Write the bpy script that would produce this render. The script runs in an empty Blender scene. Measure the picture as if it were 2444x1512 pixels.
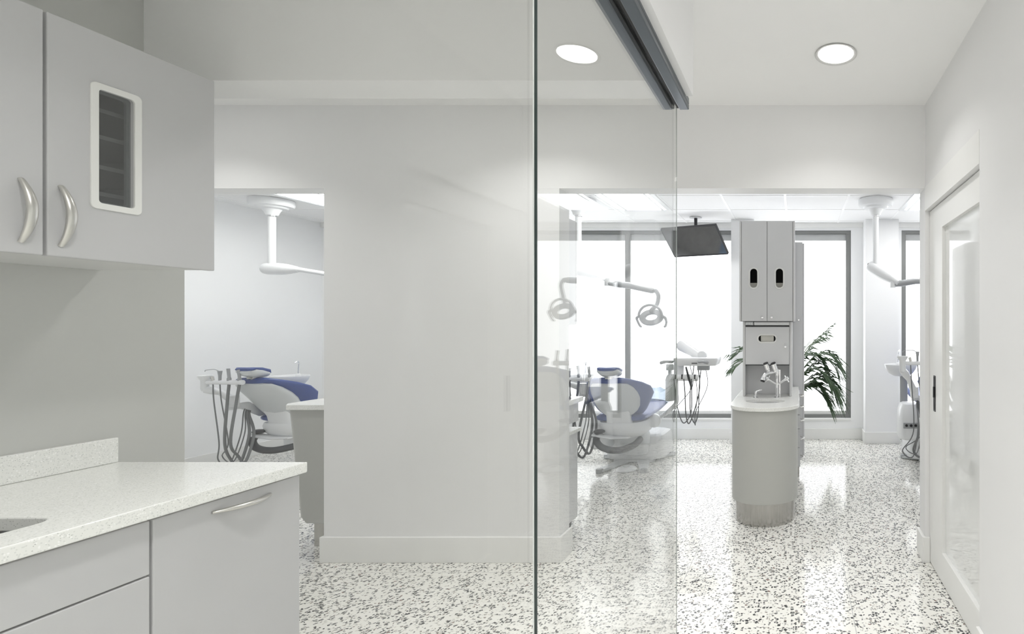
import bpy, bmesh, math, random
from mathutils import Vector, Matrix
SC = bpy.context.scene
COL = SC.collection
PI = math.pi
R = math.radians

# ------------------------------------------------------------------ camera
# one-point perspective: the camera looks straight down the corridor (+Y), lens shifted left
cam_d = bpy.data.cameras.new('camera')
cam_d.sensor_width = 36.0
cam_d.lens = 36.0 * 1240.0 / 2444.0
cam_d.shift_x = (1222.0 - 1901.0) / 2444.0
cam_d.shift_y = (773.0 - 756.0) / 2444.0
cam_d.clip_start = 0.02
cam = bpy.data.objects.new('camera', cam_d)
COL.objects.link(cam)
cam.location = (0, 0, 1.4)
cam.rotation_euler = (PI / 2, 0, 0)
SC.camera = cam

# ------------------------------------------------------------------ world, exposure
W = bpy.data.worlds.new('world')
SC.world = W
W.use_nodes = True
W.node_tree.nodes['Background'].inputs[0].default_value = (0.9, 0.95, 1.0, 1)
W.node_tree.nodes['Background'].inputs[1].default_value = 1.0
SC.view_settings.view_transform = 'Standard'
SC.view_settings.look = 'None'
SC.view_settings.gamma = 1.0
SC.view_settings.use_curve_mapping = False
SC.view_settings.exposure = 0.0
SC.cycles.max_bounces = 14
SC.cycles.diffuse_bounces = 8
SC.cycles.transparent_max_bounces = 24
SC.cycles.sample_clamp_indirect = 6.0

WINDOW_POWER = 3.1
TROFFER_POWER = 14.0
DOWNLIGHT_POWER = 14.0
SPOT_POWER = 12.0

# ------------------------------------------------------------------ materials
MATS = {}
def mat(name, color, rough=0.5, metal=0.0, noise=0.0, nscale=8.0, bump=0.0, spec=0.5, coat=0.0, aniso=None):
    if name in MATS: return MATS[name]
    m = bpy.data.materials.new(name); m.use_nodes = True
    nt = m.node_tree; b = nt.nodes['Principled BSDF']
    b.inputs['Base Color'].default_value = (*color, 1)
    b.inputs['Roughness'].default_value = rough
    b.inputs['Metallic'].default_value = metal
    b.inputs['Specular IOR Level'].default_value = spec
    if coat: b.inputs['Coat Weight'].default_value = coat; b.inputs['Coat Roughness'].default_value = 0.08
    if noise or bump:
        tc = nt.nodes.new('ShaderNodeTexCoord')
        n = nt.nodes.new('ShaderNodeTexNoise'); n.inputs['Scale'].default_value = nscale; n.inputs['Detail'].default_value = 4
        src = tc.outputs['Object']
        if aniso:
            mp = nt.nodes.new('ShaderNodeMapping'); mp.inputs['Scale'].default_value = aniso
            nt.links.new(src, mp.inputs[0]); src = mp.outputs[0]
        nt.links.new(src, n.inputs['Vector'])
        if noise:
            r = nt.nodes.new('ShaderNodeMapRange')
            r.inputs['To Min'].default_value = 1 - noise; r.inputs['To Max'].default_value = 1 + noise
            nt.links.new(n.outputs['Fac'], r.inputs['Value'])
            mx = nt.nodes.new('ShaderNodeVectorMath'); mx.operation = 'SCALE'
            mx.inputs[0].default_value = color
            nt.links.new(r.outputs[0], mx.inputs['Scale'])
            nt.links.new(mx.outputs[0], b.inputs['Base Color'])
        if bump:
            bp = nt.nodes.new('ShaderNodeBump'); bp.inputs['Strength'].default_value = bump; bp.inputs['Distance'].default_value = 0.002
            nt.links.new(n.outputs['Fac'], bp.inputs['Height']); nt.links.new(bp.outputs[0], b.inputs['Normal'])
    MATS[name] = m
    return m

def emit(name, color, strength):
    m = bpy.data.materials.new(name); m.use_nodes = True
    nt = m.node_tree; nt.nodes.remove(nt.nodes['Principled BSDF'])
    e = nt.nodes.new('ShaderNodeEmission')
    e.inputs[0].default_value = (*color, 1); e.inputs[1].default_value = strength
    nt.links.new(e.outputs[0], nt.nodes['Material Output'].inputs[0])
    MATS[name] = m
    return m

def schlick(nt, power=1.0):
    """facing-angle reflectance of clear glass, the same from both sides of the pane"""
    g = nt.nodes.new('ShaderNodeNewGeometry')
    d = nt.nodes.new('ShaderNodeVectorMath'); d.operation = 'DOT_PRODUCT'
    nt.links.new(g.outputs['Normal'], d.inputs[0]); nt.links.new(g.outputs['Incoming'], d.inputs[1])
    a = nt.nodes.new('ShaderNodeMath'); a.operation = 'ABSOLUTE'; nt.links.new(d.outputs['Value'], a.inputs[0])
    s = nt.nodes.new('ShaderNodeMath'); s.operation = 'SUBTRACT'; s.inputs[0].default_value = 1.0; nt.links.new(a.outputs[0], s.inputs[1])
    p = nt.nodes.new('ShaderNodeMath'); p.operation = 'POWER'; nt.links.new(s.outputs[0], p.inputs[0]); p.inputs[1].default_value = 5.0
    f = nt.nodes.new('ShaderNodeMath'); f.operation = 'MULTIPLY_ADD'; nt.links.new(p.outputs[0], f.inputs[0])
    f.inputs[1].default_value = 0.96 * power; f.inputs[2].default_value = 0.04 * power
    return f.outputs[0]

def thin_glass(name, tint, power=1.0):
    m = bpy.data.materials.new(name); m.use_nodes = True
    nt = m.node_tree; nt.nodes.remove(nt.nodes['Principled BSDF'])
    t = nt.nodes.new('ShaderNodeBsdfTransparent'); t.inputs[0].default_value = (*tint, 1)
    g = nt.nodes.new('ShaderNodeBsdfGlossy'); g.inputs['Roughness'].default_value = 0.0
    mx = nt.nodes.new('ShaderNodeMixShader')
    nt.links.new(schlick(nt, power), mx.inputs[0])
    nt.links.new(t.outputs[0], mx.inputs[1]); nt.links.new(g.outputs[0], mx.inputs[2])
    nt.links.new(mx.outputs[0], nt.nodes['Material Output'].inputs[0])
    MATS[name] = m
    return m

def speckled(name, base, specks, scale, rough, amount=0.25):
    """quartz with fine specks"""
    m = bpy.data.materials.new(name); m.use_nodes = True
    nt = m.node_tree; b = nt.nodes['Principled BSDF']; b.inputs['Roughness'].default_value = rough
    tc = nt.nodes.new('ShaderNodeTexCoord')
    last = None
    for k, (col, sc, am) in enumerate(specks):
        v = nt.nodes.new('ShaderNodeTexVoronoi'); v.inputs['Scale'].default_value = sc
        nt.links.new(tc.outputs['Object'], v.inputs['Vector'])
        sx = nt.nodes.new('ShaderNodeSeparateColor'); nt.links.new(v.outputs['Color'], sx.inputs[0])
        c = nt.nodes.new('ShaderNodeMath'); c.operation = 'LESS_THAN'; c.inputs[1].default_value = am
        nt.links.new(sx.outputs[k % 3], c.inputs[0])
        d = nt.nodes.new('ShaderNodeMath'); d.operation = 'LESS_THAN'; d.inputs[1].default_value = 0.42
        nt.links.new(v.outputs['Distance'], d.inputs[0])
        f = nt.nodes.new('ShaderNodeMath'); f.operation = 'MULTIPLY'
        nt.links.new(c.outputs[0], f.inputs[0]); nt.links.new(d.outputs[0], f.inputs[1])
        mx = nt.nodes.new('ShaderNodeMix'); mx.data_type = 'RGBA'
        if last is None: mx.inputs['A'].default_value = (*base, 1)
        else: nt.links.new(last, mx.inputs['A'])
        mx.inputs['B'].default_value = (*col, 1)
        nt.links.new(f.outputs[0], mx.inputs['Factor'])
        last = mx.outputs['Result']
    nt.links.new(last, b.inputs['Base Color'])
    MATS[name] = m
    return m

def terrazzo(name):
    m = bpy.data.materials.new(name); m.use_nodes = True
    nt = m.node_tree; L = nt.links; b = nt.nodes['Principled BSDF']
    b.inputs['Roughness'].default_value = 0.13; b.inputs['Specular IOR Level'].default_value = 0.55
    tc = nt.nodes.new('ShaderNodeTexCoord')
    # ragged chip outlines
    nz = nt.nodes.new('ShaderNodeTexNoise'); nz.inputs['Scale'].default_value = 130; nz.inputs['Detail'].default_value = 2
    L.new(tc.outputs['Object'], nz.inputs['Vector'])
    ad = nt.nodes.new('ShaderNodeVectorMath'); ad.operation = 'MULTIPLY_ADD'
    L.new(nz.outputs['Color'], ad.inputs[0]); ad.inputs[1].default_value = (0.008,) * 3
    L.new(tc.outputs['Object'], ad.inputs[2])
    last = None
    base = (0.85, 0.84, 0.795)
    layers = [(95, 0.20, 0.13, [(0.0, (0.52, 0.51, 0.48)), (0.35, (0.30, 0.30, 0.29)), (0.7, (0.62, 0.60, 0.55))]),
              (80, 0.23, 0.14, [(0.0, (0.10, 0.105, 0.10)), (0.3, (0.22, 0.22, 0.21)), (0.55, (0.05, 0.05, 0.055)), (0.8, (0.30, 0.27, 0.24))]),
              (66, 0.15, 0.15, [(0.0, (0.03, 0.032, 0.035)), (0.45, (0.09, 0.095, 0.09)), (0.7, (0.04, 0.04, 0.045)), (0.93, (0.22, 0.15, 0.13))])]
    for k, (sc, am, edge, ramp) in enumerate(layers):
        off = nt.nodes.new('ShaderNodeVectorMath'); off.operation = 'ADD'; off.inputs[1].default_value = (3.7 * k, 1.3 * k, 0.0)
        L.new(ad.outputs[0], off.inputs[0])
        v = nt.nodes.new('ShaderNodeTexVoronoi'); v.voronoi_dimensions = '2D'; v.inputs['Scale'].default_value = sc
        e = nt.nodes.new('ShaderNodeTexVoronoi'); e.voronoi_dimensions = '2D'; e.feature = 'DISTANCE_TO_EDGE'; e.inputs['Scale'].default_value = sc
        L.new(off.outputs[0], v.inputs['Vector']); L.new(off.outputs[0], e.inputs['Vector'])
        sx = nt.nodes.new('ShaderNodeSeparateColor'); L.new(v.outputs['Color'], sx.inputs[0])
        c = nt.nodes.new('ShaderNodeMath'); c.operation = 'LESS_THAN'; c.inputs[1].default_value = am; L.new(sx.outputs[0], c.inputs[0])
        g = nt.nodes.new('ShaderNodeMath'); g.operation = 'GREATER_THAN'; g.inputs[1].default_value = edge; L.new(e.outputs['Distance'], g.inputs[0])
        f = nt.nodes.new('ShaderNodeMath'); f.operation = 'MULTIPLY'; L.new(c.outputs[0], f.inputs[0]); L.new(g.outputs[0], f.inputs[1])
        cr = nt.nodes.new('ShaderNodeValToRGB'); cr.color_ramp.interpolation = 'CONSTANT'
        for i, (p, col) in enumerate(ramp):
            el = cr.color_ramp.elements[i] if i < 2 else cr.color_ramp.elements.new(p)
            el.position = p; el.color = (*col, 1)
        L.new(sx.outputs[1], cr.inputs[0])
        mx = nt.nodes.new('ShaderNodeMix'); mx.data_type = 'RGBA'
        if last is None: mx.inputs['A'].default_value = (*base, 1)
        else: L.new(last, mx.inputs['A'])
        L.new(cr.outputs[0], mx.inputs['B']); L.new(f.outputs[0], mx.inputs['Factor'])
        last = mx.outputs['Result']
    # control joints: three running along the corridor, and one every 0.59 m across
    sp = nt.nodes.new('ShaderNodeSeparateXYZ'); L.new(tc.outputs['Object'], sp.inputs[0])
    def near(sock, val):
        c = nt.nodes.new('ShaderNodeMath'); c.operation = 'COMPARE'; c.inputs[1].default_value = val; c.inputs[2].default_value = 0.0016
        L.new(sock, c.inputs[0]); return c.outputs[0]
    md = nt.nodes.new('ShaderNodeMath'); md.operation = 'FLOORED_MODULO'; md.inputs[1].default_value = 0.59
    sh = nt.nodes.new('ShaderNodeMath'); sh.operation = 'SUBTRACT'; sh.inputs[1].default_value = 2.93 - 0.295
    L.new(sp.outputs[1], sh.inputs[0]); L.new(sh.outputs[0], md.inputs[0])
    js = [near(md.outputs[0], 0.295)] + [near(sp.outputs[0], x) for x in (1.16, 0.272, -0.616, -1.797, -2.68, -3.86, -4.75)]
    acc = js[0]
    for j in js[1:]:
        a = nt.nodes.new('ShaderNodeMath'); a.operation = 'MAXIMUM'; L.new(acc, a.inputs[0]); L.new(j, a.inputs[1]); acc = a.outputs[0]
    mx = nt.nodes.new('ShaderNodeMix'); mx.data_type = 'RGBA'; mx.inputs['B'].default_value = (0.42, 0.42, 0.41, 1)
    L.new(last, mx.inputs['A']); L.new(acc, mx.inputs['Factor'])
    L.new(mx.outputs['Result'], b.inputs['Base Color'])
    MATS[name] = m
    return m

PAINT = mat('wall_paint', (0.81, 0.81, 0.81), 0.55, noise=0.012, nscale=3, bump=0.02)
PAINT_COOL = mat('clinic_paint', (0.885, 0.89, 0.895), 0.55, noise=0.01, nscale=3)
CEIL = mat('ceiling_paint', (0.91, 0.91, 0.905), 0.7, noise=0.01, nscale=3)
TILE = mat('ceiling_tile', (0.87, 0.87, 0.87), 0.8, noise=0.02, nscale=60, bump=0.05)
TRIM = mat('trim_paint', (0.84, 0.84, 0.825), 0.35, noise=0.008, nscale=4)
LAM = mat('grey_laminate', (0.485, 0.485, 0.492), 0.38, noise=0.012, nscale=5)
LAM_EDGE = mat('light_edge_band', (0.72, 0.72, 0.71), 0.35, noise=0.01)
CARC = mat('cabinet_carcass', (0.62, 0.62, 0.61), 0.45, noise=0.01)
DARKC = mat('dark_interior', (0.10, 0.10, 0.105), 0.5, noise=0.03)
SHADOWGAP = mat('black_gasket', (0.015, 0.015, 0.015), 0.6, noise=0.03)
STEEL = mat('brushed_nickel', (0.62, 0.61, 0.58), 0.3, 1.0, noise=0.05, nscale=40)
PLINTH = mat('brushed_steel_plinth', (0.47, 0.46, 0.44), 0.22, 1.0, noise=0.22, nscale=6, aniso=(14, 14, 0.4))
CHROME = mat('chrome', (0.86, 0.86, 0.87), 0.06, 1.0, noise=0.01)
ALU = mat('dark_aluminium', (0.135, 0.15, 0.165), 0.35, 0.85, noise=0.06, nscale=12)
BLACK = mat('black_plastic', (0.02, 0.02, 0.022), 0.4, noise=0.03)
TOWER = mat('island_grey_laminate', (0.63, 0.635, 0.645), 0.4, noise=0.012, nscale=5)
TOWER2 = mat('island_grey_edge', (0.62, 0.62, 0.625), 0.4, noise=0.012, nscale=5)
BODYG = mat('island_body_grey', (0.46, 0.465, 0.44), 0.4, noise=0.01, nscale=4)
WHITEP = mat('white_plastic', (0.80, 0.81, 0.82), 0.3, noise=0.008)
GREYP = mat('pale_grey_plastic', (0.62, 0.64, 0.65), 0.32, noise=0.01)
METALG = mat('grey_lamp_metal', (0.36, 0.37, 0.38), 0.35, noise=0.02)
BLUE = mat('navy_vinyl', (0.050, 0.085, 0.27), 0.38, noise=0.05, nscale=6)
BLUE2 = mat('navy_vinyl_piping', (0.035, 0.06, 0.20), 0.4, noise=0.05)
HOSE = mat('grey_hose', (0.17, 0.175, 0.18), 0.45, noise=0.03)
HOSED = mat('dark_grey_rubber', (0.055, 0.057, 0.06), 0.5, noise=0.04)
WINF = mat('window_aluminium', (0.23, 0.235, 0.23), 0.45, 0.3, noise=0.03)
SHADE = mat('shade_valance', (0.52, 0.53, 0.53), 0.6, noise=0.02)
LEAF = mat('palm_leaf', (0.06, 0.105, 0.05), 0.45, noise=0.35, nscale=14)
STEM = mat('palm_stem', (0.10, 0.13, 0.05), 0.55, noise=0.2)
POT = mat('plant_pot', (0.35, 0.35, 0.34), 0.5, noise=0.05)
SOIL = mat('potting_soil', (0.04, 0.03, 0.02), 0.9, noise=0.4, nscale=40)
SCREEN = mat('monitor_screen', (0.018, 0.019, 0.021), 0.08, noise=0.02, coat=1.0)
PAPER = mat('paper_packs', (0.66, 0.65, 0.60), 0.7, noise=0.10, nscale=30)
DOORGLASS = mat('white_back_painted_glass', (0.80, 0.81, 0.80), 0.03, noise=0.005, spec=0.6, coat=0.6)
QUARTZ = speckled('white_quartz', (0.82, 0.825, 0.80), [((0.70, 0.71, 0.69), 240, 0.25), ((0.93, 0.93, 0.92), 190, 0.16), ((0.52, 0.53, 0.51), 300, 0.06)], 200, 0.22)
FLOOR = terrazzo('terrazzo')
GLASS = thin_glass('clear_glass', (0.985, 0.99, 0.985))
GEDGE = mat('polished_glass_edge', (0.03, 0.045, 0.042), 0.12, noise=0.02)
SMOKE = thin_glass('smoked_pane', (0.62, 0.63, 0.63))
FOIL = thin_glass('clear_plastic_cover', (0.93, 0.95, 0.97), 2.0)
COVER = mat('light_blue_plastic_cover', (0.36, 0.50, 0.68), 0.25, noise=0.22, nscale=18, bump=0.4)
E_WIN = emit('daylit_frosted_film', (0.97, 0.985, 1.0), WINDOW_POWER)
E_TROF = emit('troffer_lamp', (1.0, 0.995, 0.98), TROFFER_POWER)
E_DOWN = emit('downlight_lamp', (1.0, 0.985, 0.95), DOWNLIGHT_POWER)

# ------------------------------------------------------------------ mesh helpers
def at(px, py, d):
    """point of the photograph, taken at the depth d (metres from the lens) where the thing stands"""
    return Vector(((px - 1901.0) / 1240.0 * d, d, 1.4 - (py - 773.0) / 1240.0 * d))

class MB:
    def __init__(s): s.bm = bmesh.new()
    def face(s, vs, smooth=False):
        try:
            f = s.bm.faces.new(vs); f.smooth = smooth; return f
        except ValueError: return None
    def box(s, x0, x1, y0, y1, z0, z1, M=None):
        c = [(x0,y0,z0),(x1,y0,z0),(x1,y1,z0),(x0,y1,z0),(x0,y0,z1),(x1,y0,z1),(x1,y1,z1),(x0,y1,z1)]
        v = [s.bm.verts.new(M @ Vector(p) if M else p) for p in c]
        for f in ((3,2,1,0),(4,5,6,7),(0,1,5,4),(1,2,6,5),(2,3,7,6),(3,0,4,7)): s.face([v[i] for i in f])
        return s
    def loft(s, secs, cap=True, smooth=True, closed=True):
        rings = [[s.bm.verts.new(p) for p in sec] for sec in secs]
        n = len(rings[0])
        for a, b in zip(rings, rings[1:]):
            for i in range(n if closed else n - 1):
                j = (i + 1) % n
                s.face([a[i], a[j], b[j], b[i]], smooth)
        if cap and closed:
            s.face(list(reversed(rings[0])), False); s.face(rings[-1], False)
        return s
    def tube(s, pts, r, seg=10, cap=True, flat=1.0):
        pts = [Vector(p) for p in pts]
        n = len(pts); rs = r if isinstance(r, (list, tuple)) else [r] * n
        secs = []; up = None
        for i, p in enumerate(pts):
            t = (pts[min(i + 1, n - 1)] - pts[max(i - 1, 0)]).normalized()
            if up is None:
                up = Vector((0, 0, 1)) if abs(t.z) < 0.9 else Vector((0, 1, 0))
            u = (up - t * up.dot(t)).normalized(); up = u; w = t.cross(u)
            secs.append([p + (u * math.cos(a) + w * math.sin(a) * flat) * rs[i] for a in [2 * PI * k / seg for k in range(seg)]])
        return s.loft(secs, cap)
    def lathe(s, prof, M=None, seg=28, smooth=True, sx=1.0, sy=1.0):
        """profile of (radius, height) about Z"""
        secs = [[(M @ Vector((r * sx * math.cos(a), r * sy * math.sin(a), z)) if M else Vector((r * sx * math.cos(a), r * sy * math.sin(a), z)))
                 for a in [2 * PI * k / seg for k in range(seg)]] for r, z in prof]
        return s.loft(secs, True, smooth)
    def prism(s, loop, z0, z1, f=None, smooth_side=False):
        """loop of (a,b); f maps (a,b,h) to 3-D"""
        f = f or (lambda a, b, h: (a, b, h))
        lo = [s.bm.verts.new(f(a, b, z0)) for a, b in loop]; hi = [s.bm.verts.new(f(a, b, z1)) for a, b in loop]
        n = len(loop)
        for i in range(n): s.face([lo[i], lo[(i+1) % n], hi[(i+1) % n], hi[i]], smooth_side)
        s.face(list(reversed(lo))); s.face(hi)
        return s
    def holed(s, outer, inner, h0, h1, f=None, smooth=False):
        """slab between two loops with the same number of points"""
        f = f or (lambda a, b, h: (a, b, h))
        O0, O1 = [[s.bm.verts.new(f(a, b, h)) for a, b in outer] for h in (h0, h1)]
        I0, I1 = [[s.bm.verts.new(f(a, b, h)) for a, b in inner] for h in (h0, h1)]
        n = len(outer)
        for i in range(n):
            j = (i + 1) % n
            s.face([O1[i], O1[j], I1[j], I1[i]]); s.face([O0[j], O0[i], I0[i], I0[j]])
            s.face([O0[i], O0[j], O1[j], O1[i]], smooth); s.face([I0[j], I0[i], I1[i], I1[j]], smooth)
        return s
    def build(s, name, m, parent=None, bevel=0.0, bseg=2, subsurf=0, sharp=38, **props):
        bmesh.ops.remove_doubles(s.bm, verts=s.bm.verts, dist=1e-5)
        bmesh.ops.recalc_face_normals(s.bm, faces=s.bm.faces)
        for e in s.bm.edges:
            if len(e.link_faces) == 2 and e.calc_face_angle(0) > R(sharp): e.smooth = False
        me = bpy.data.meshes.new(name); s.bm.to_mesh(me); s.bm.free()
        o = bpy.data.objects.new(name, me); COL.objects.link(o)
        me.materials.append(m)
        if parent: o.parent = parent
        if bevel:
            bv = o.modifiers.new('bevel', 'BEVEL'); bv.width = bevel; bv.segments = bseg; bv.limit_method = 'ANGLE'; bv.angle_limit = R(40)
            bv.harden_normals = False
        if subsurf:
            sb = o.modifiers.new('sub', 'SUBSURF'); sb.levels = subsurf; sb.render_levels = subsurf
        for k, v in props.items(): o[k] = v
        return o

def rrect(a0, a1, b0, b1, r, n=6):
    out = []
    for cx, cy, s0 in ((a1 - r, b1 - r, 0), (a0 + r, b1 - r, 90), (a0 + r, b0 + r, 180), (a1 - r, b0 + r, 270)):
        for k in range(n + 1):
            a = R(s0 + 90.0 * k / n); out.append((cx + r * math.cos(a), cy + r * math.sin(a)))
    return out

def rect_like(a0, a1, b0, b1, inner):
    """outer rectangle sampled with the inner loop's point count (corner for corner)"""
    n = len(inner) // 4; out = []
    ci = ((a1, b1), (a0, b1), (a0, b0), (a1, b0))
    for q in range(4):
        for k in range(n):
            ia, ib = inner[q * n + k]
            cx, cy = ci[q]
            h = n // 2
            if k == h: out.append((cx, cy))
            elif (k < h) == (q in (0, 2)): out.append((cx, ib))
            else: out.append((ia, cy))
    return out

def spline(pts, n=8):
    """Catmull-Rom through the points"""
    P = [Vector(p) for p in pts]; P = [P[0] * 2 - P[1]] + P + [P[-1] * 2 - P[-2]]
    out = []
    for i in range(1, len(P) - 2):
        a, b, c, d = P[i-1:i+3]
        for k in range(n):
            t = k / n
            out.append(0.5 * ((2*b) + (c - a) * t + (2*a - 5*b + 4*c - d) * t*t + (3*b - a - 3*c + d) * t**3))
    out.append(P[-2])
    return out

def thing(name, label, cat, loc=(0, 0, 0), group=None):
    o = bpy.data.objects.new(name, None); COL.objects.link(o)
    o.empty_display_size = 0.05
    o.location = loc; o['label'] = label; o['category'] = cat
    if group: o['group'] = group
    return o

def tag(o, label, cat, group=None):
    o['label'] = label; o['category'] = cat
    if group: o['group'] = group
    return o

def struct(name, mb, m, parent=None, bevel=0.0):
    o = mb.build(name, m, parent, bevel=bevel)
    if parent is None: o['kind'] = 'structure'
    return o

# ------------------------------------------------------------------ main dimensions (metres)
XR = 0.758          # right corridor wall
XG = -0.430         # glass screen
XL = -2.430         # wing wall behind the cabinets
YP, YPB = 3.062, 3.195    # treatment-room partition, front and back face
YB = 6.33           # window wall
ZC, ZH, ZD = 2.69, 2.69, 2.63   # corridor and treatment-room ceilings
HEAD = 2.20

# ------------------------------------------------------------------ shell
struct('floor', MB().box(-6.0, 4.2, -2.2, 6.6, -0.1, 0), FLOOR)
# ceilings
struct('ceiling_corridor', MB().box(-5.9, XR + 0.1, -2.2, YP, ZC, ZC + 0.2), CEIL)
struct('ceiling_clinic', MB().box(-5.9, 4.1, YPB, YB + 0.3, ZD, ZD + 0.12), TILE)
g = MB()
for k in range(-7, 9):
    x = -1.33 + 0.61 * k
    if -5.78 < x < 4.0: g.box(x - 0.012, x + 0.012, YPB + 0.001, YB - 0.001, ZD - 0.004, ZD)
for k in range(-4, 2):
    y = 5.59 + 0.61 * k
    if YPB < y < YB: g.box(-5.78, 4.0, y - 0.012, y + 0.012, ZD - 0.0035, ZD)
struct('trim_1', g, mat('ceiling_grid', (0.90, 0.90, 0.90), 0.4, noise=0.01))
# partition between corridor and treatment room, with its two wide openings
p = MB()
p.box(-5.9, -4.2, YP, YPB, 0, ZH).box(-4.2, -2.785, YP, YPB, HEAD, ZH).box(-2.785, -1.398, YP, YPB, 0, ZH)
p.box(-1.398, XR, YP, YPB, HEAD, ZH).box(XR, 4.1, YP, YPB, 0, ZH)
struct('wall_partition', p, PAINT)
# right corridor wall with the sliding-door recess
w = MB()
w.box(XR, XR + 0.15, -2.2, 2.153, 0, ZC).box(XR, XR + 0.15, 2.153, YP, 2.066, ZC)
struct('wall_right', w, PAINT)
struct('trim_2', MB().box(XR - 0.0015, XR, 2.153, YP, 2.066, 2.207), TRIM)      # door fascia board
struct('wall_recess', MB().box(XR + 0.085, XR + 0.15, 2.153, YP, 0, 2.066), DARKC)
struct('wall_left', MB().box(XL - 0.12, XL, -2.2, 2.063, 0, ZH), mat('left_wall_grey', (0.50, 0.505, 0.485), 0.5, noise=0.012, nscale=3))  # left wall: darker, greyer base colour than the other walls
struct('wall_corridor', MB().box(-5.9, XL - 0.12, 1.94, 2.06, 0, ZH), PAINT)
struct('wall_corridor_end', MB().box(-5.90, -5.78, 2.06, YP, 0, ZH), PAINT)
struct('wall_behind', MB().box(XL - 0.12, XR + 0.15, -2.3, -2.2, 0, ZH), PAINT)
struct('wall_bulkhead', MB().box(-0.475, -0.36, -2.2, 1.806, 2.192, ZC), PAINT)
# header over the opening between the worktop bay and the cross corridor
struct('wall_header', MB().box(XL, -0.475, 1.934, 2.088, 2.306, ZC), PAINT)
# treatment room
struct('wall_clinic_left', MB().box(-5.90, -5.78, YPB, YB + 0.1, 0, ZD), PAINT_COOL)
struct('wall_clinic_right', MB().box(4.0, 4.12, YPB, YB + 0.1, 0, ZD), PAINT_COOL)
wins = [(-3.02, -0.735), (-0.66, 0.665), (1.28, 2.55)]
ZS, ZT = 0.242, 2.545
b = MB()
xs = [-5.9] + [x for w_ in wins for x in w_] + [4.12]
for i in range(0, len(xs), 2): b.box(xs[i], xs[i + 1], YB, YB + 0.22, 0, ZD)
for x0, x1 in wins: b.box(x0, x1, YB, YB + 0.22, 0, ZS).box(x0, x1, YB, YB + 0.22, ZT, ZD)
struct('wall_windows', b, PAINT_COOL)
struct('wall_columns', MB().box(-0.768, -0.50, 6.10, YB, 0, ZD).box(0.808, 1.202, 6.10, YB, 0, ZD).box(-3.4, -3.05, 6.10, YB, 0, ZD), PAINT_COOL)
struct('trim_3', MB().box(-5.78, 4.0, YB - 0.03, YB, 2.575, ZD), TRIM)             # soffit strip over the windows
for n, (x0, x1) in enumerate(wins):
    fr = MB(); y0, y1 = YB + 0.03, YB + 0.09
    fr.box(x0, x1, y0, y1, ZT - 0.04, ZT).box(x0, x1, y0, y1, ZS + 0.012, ZS + 0.055)
    if n != 0: fr.box(x0, x0 + 0.06, y0, y1, ZS + 0.055, ZT - 0.04)
    fr.box(x1 - 0.06, x1, y0, y1, ZS + 0.055, ZT - 0.04)
    if n == 0:
        fr.box(x0, x0 + 0.06, y0, y1, ZS + 0.055, ZT - 0.04)
        fr.box(-2.10, -2.035, y0, y1, ZS + 0.055, ZT - 0.04)
    wf = fr.build('window_%d' % (n + 1), WINF, bevel=0.003); wf['kind'] = 'structure'
    MB().box(x0 + 0.03, x1 - 0.03, YB + 0.065, YB + 0.075, ZS + 0.06, 2.425).build('window_pane', E_WIN, wf)
    MB().box(x0 + 0.03, x1 - 0.03, YB + 0.055, YB + 0.085, 2.425, ZT - 0.041).build('shade_valance', SHADE, wf, label='grey blind head')
    MB().box(x0, x1, YB - 0.012, YB + 0.03, ZS - 0.012, ZS + 0.012).build('window_sill', TRIM, wf, bevel=0.003)
    MB().box(x0 + 0.055, x1 - 0.055, YB + 0.05, YB + 0.07, ZS + 0.055, ZS + 0.095).build('glazing_bead', TRIM, wf)
# baseboards
BH, BT = 0.15, 0.015
struct('baseboard_partition', MB().box(-2.785 - BT, -1.398 + BT, YP - BT, YP, 0, BH).box(-1.398, -1.398 + BT, YP, YPB + BT, 0, BH).box(-2.785 - BT, -2.785, YP, YPB, 0, BH), TRIM, bevel=0.003)
struct('baseboard_jamb', MB().box(XR - BT, XR + 0.026, YP - BT, YP, 0, BH).box(XR - BT, XR, YP, YPB + BT, 0, BH), TRIM, bevel=0.003)
struct('baseboard_right', MB().box(XR - BT, XR, -2.2, 2.153, 0, BH), TRIM, bevel=0.003)
struct('baseboard_windows', MB().box(-5.78, -0.768, YB - BT, YB, 0, 0.13).box(-0.5, 0.808, YB - BT, YB, 0, 0.13).box(1.202, 4.0, YB - BT, YB, 0, 0.13), TRIM, bevel=0.003)
struct('baseboard_columns', MB().box(0.808 - BT, 1.202 + BT, 6.10 - BT, 6.10, 0, 0.135).box(0.808 - BT, 0.808, 6.10, YB - BT, 0, 0.135).box(1.202, 1.202 + BT, 6.10, YB - BT, 0, 0.135)
       .box(-0.768 - BT, -0.50, 6.10 - BT, 6.10, 0, 0.135), TRIM, bevel=0.003)
struct('baseboard_clinic_left', MB().box(-5.78, -5.765, YPB, YB, 0, 0.13), TRIM, bevel=0.003)

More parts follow.
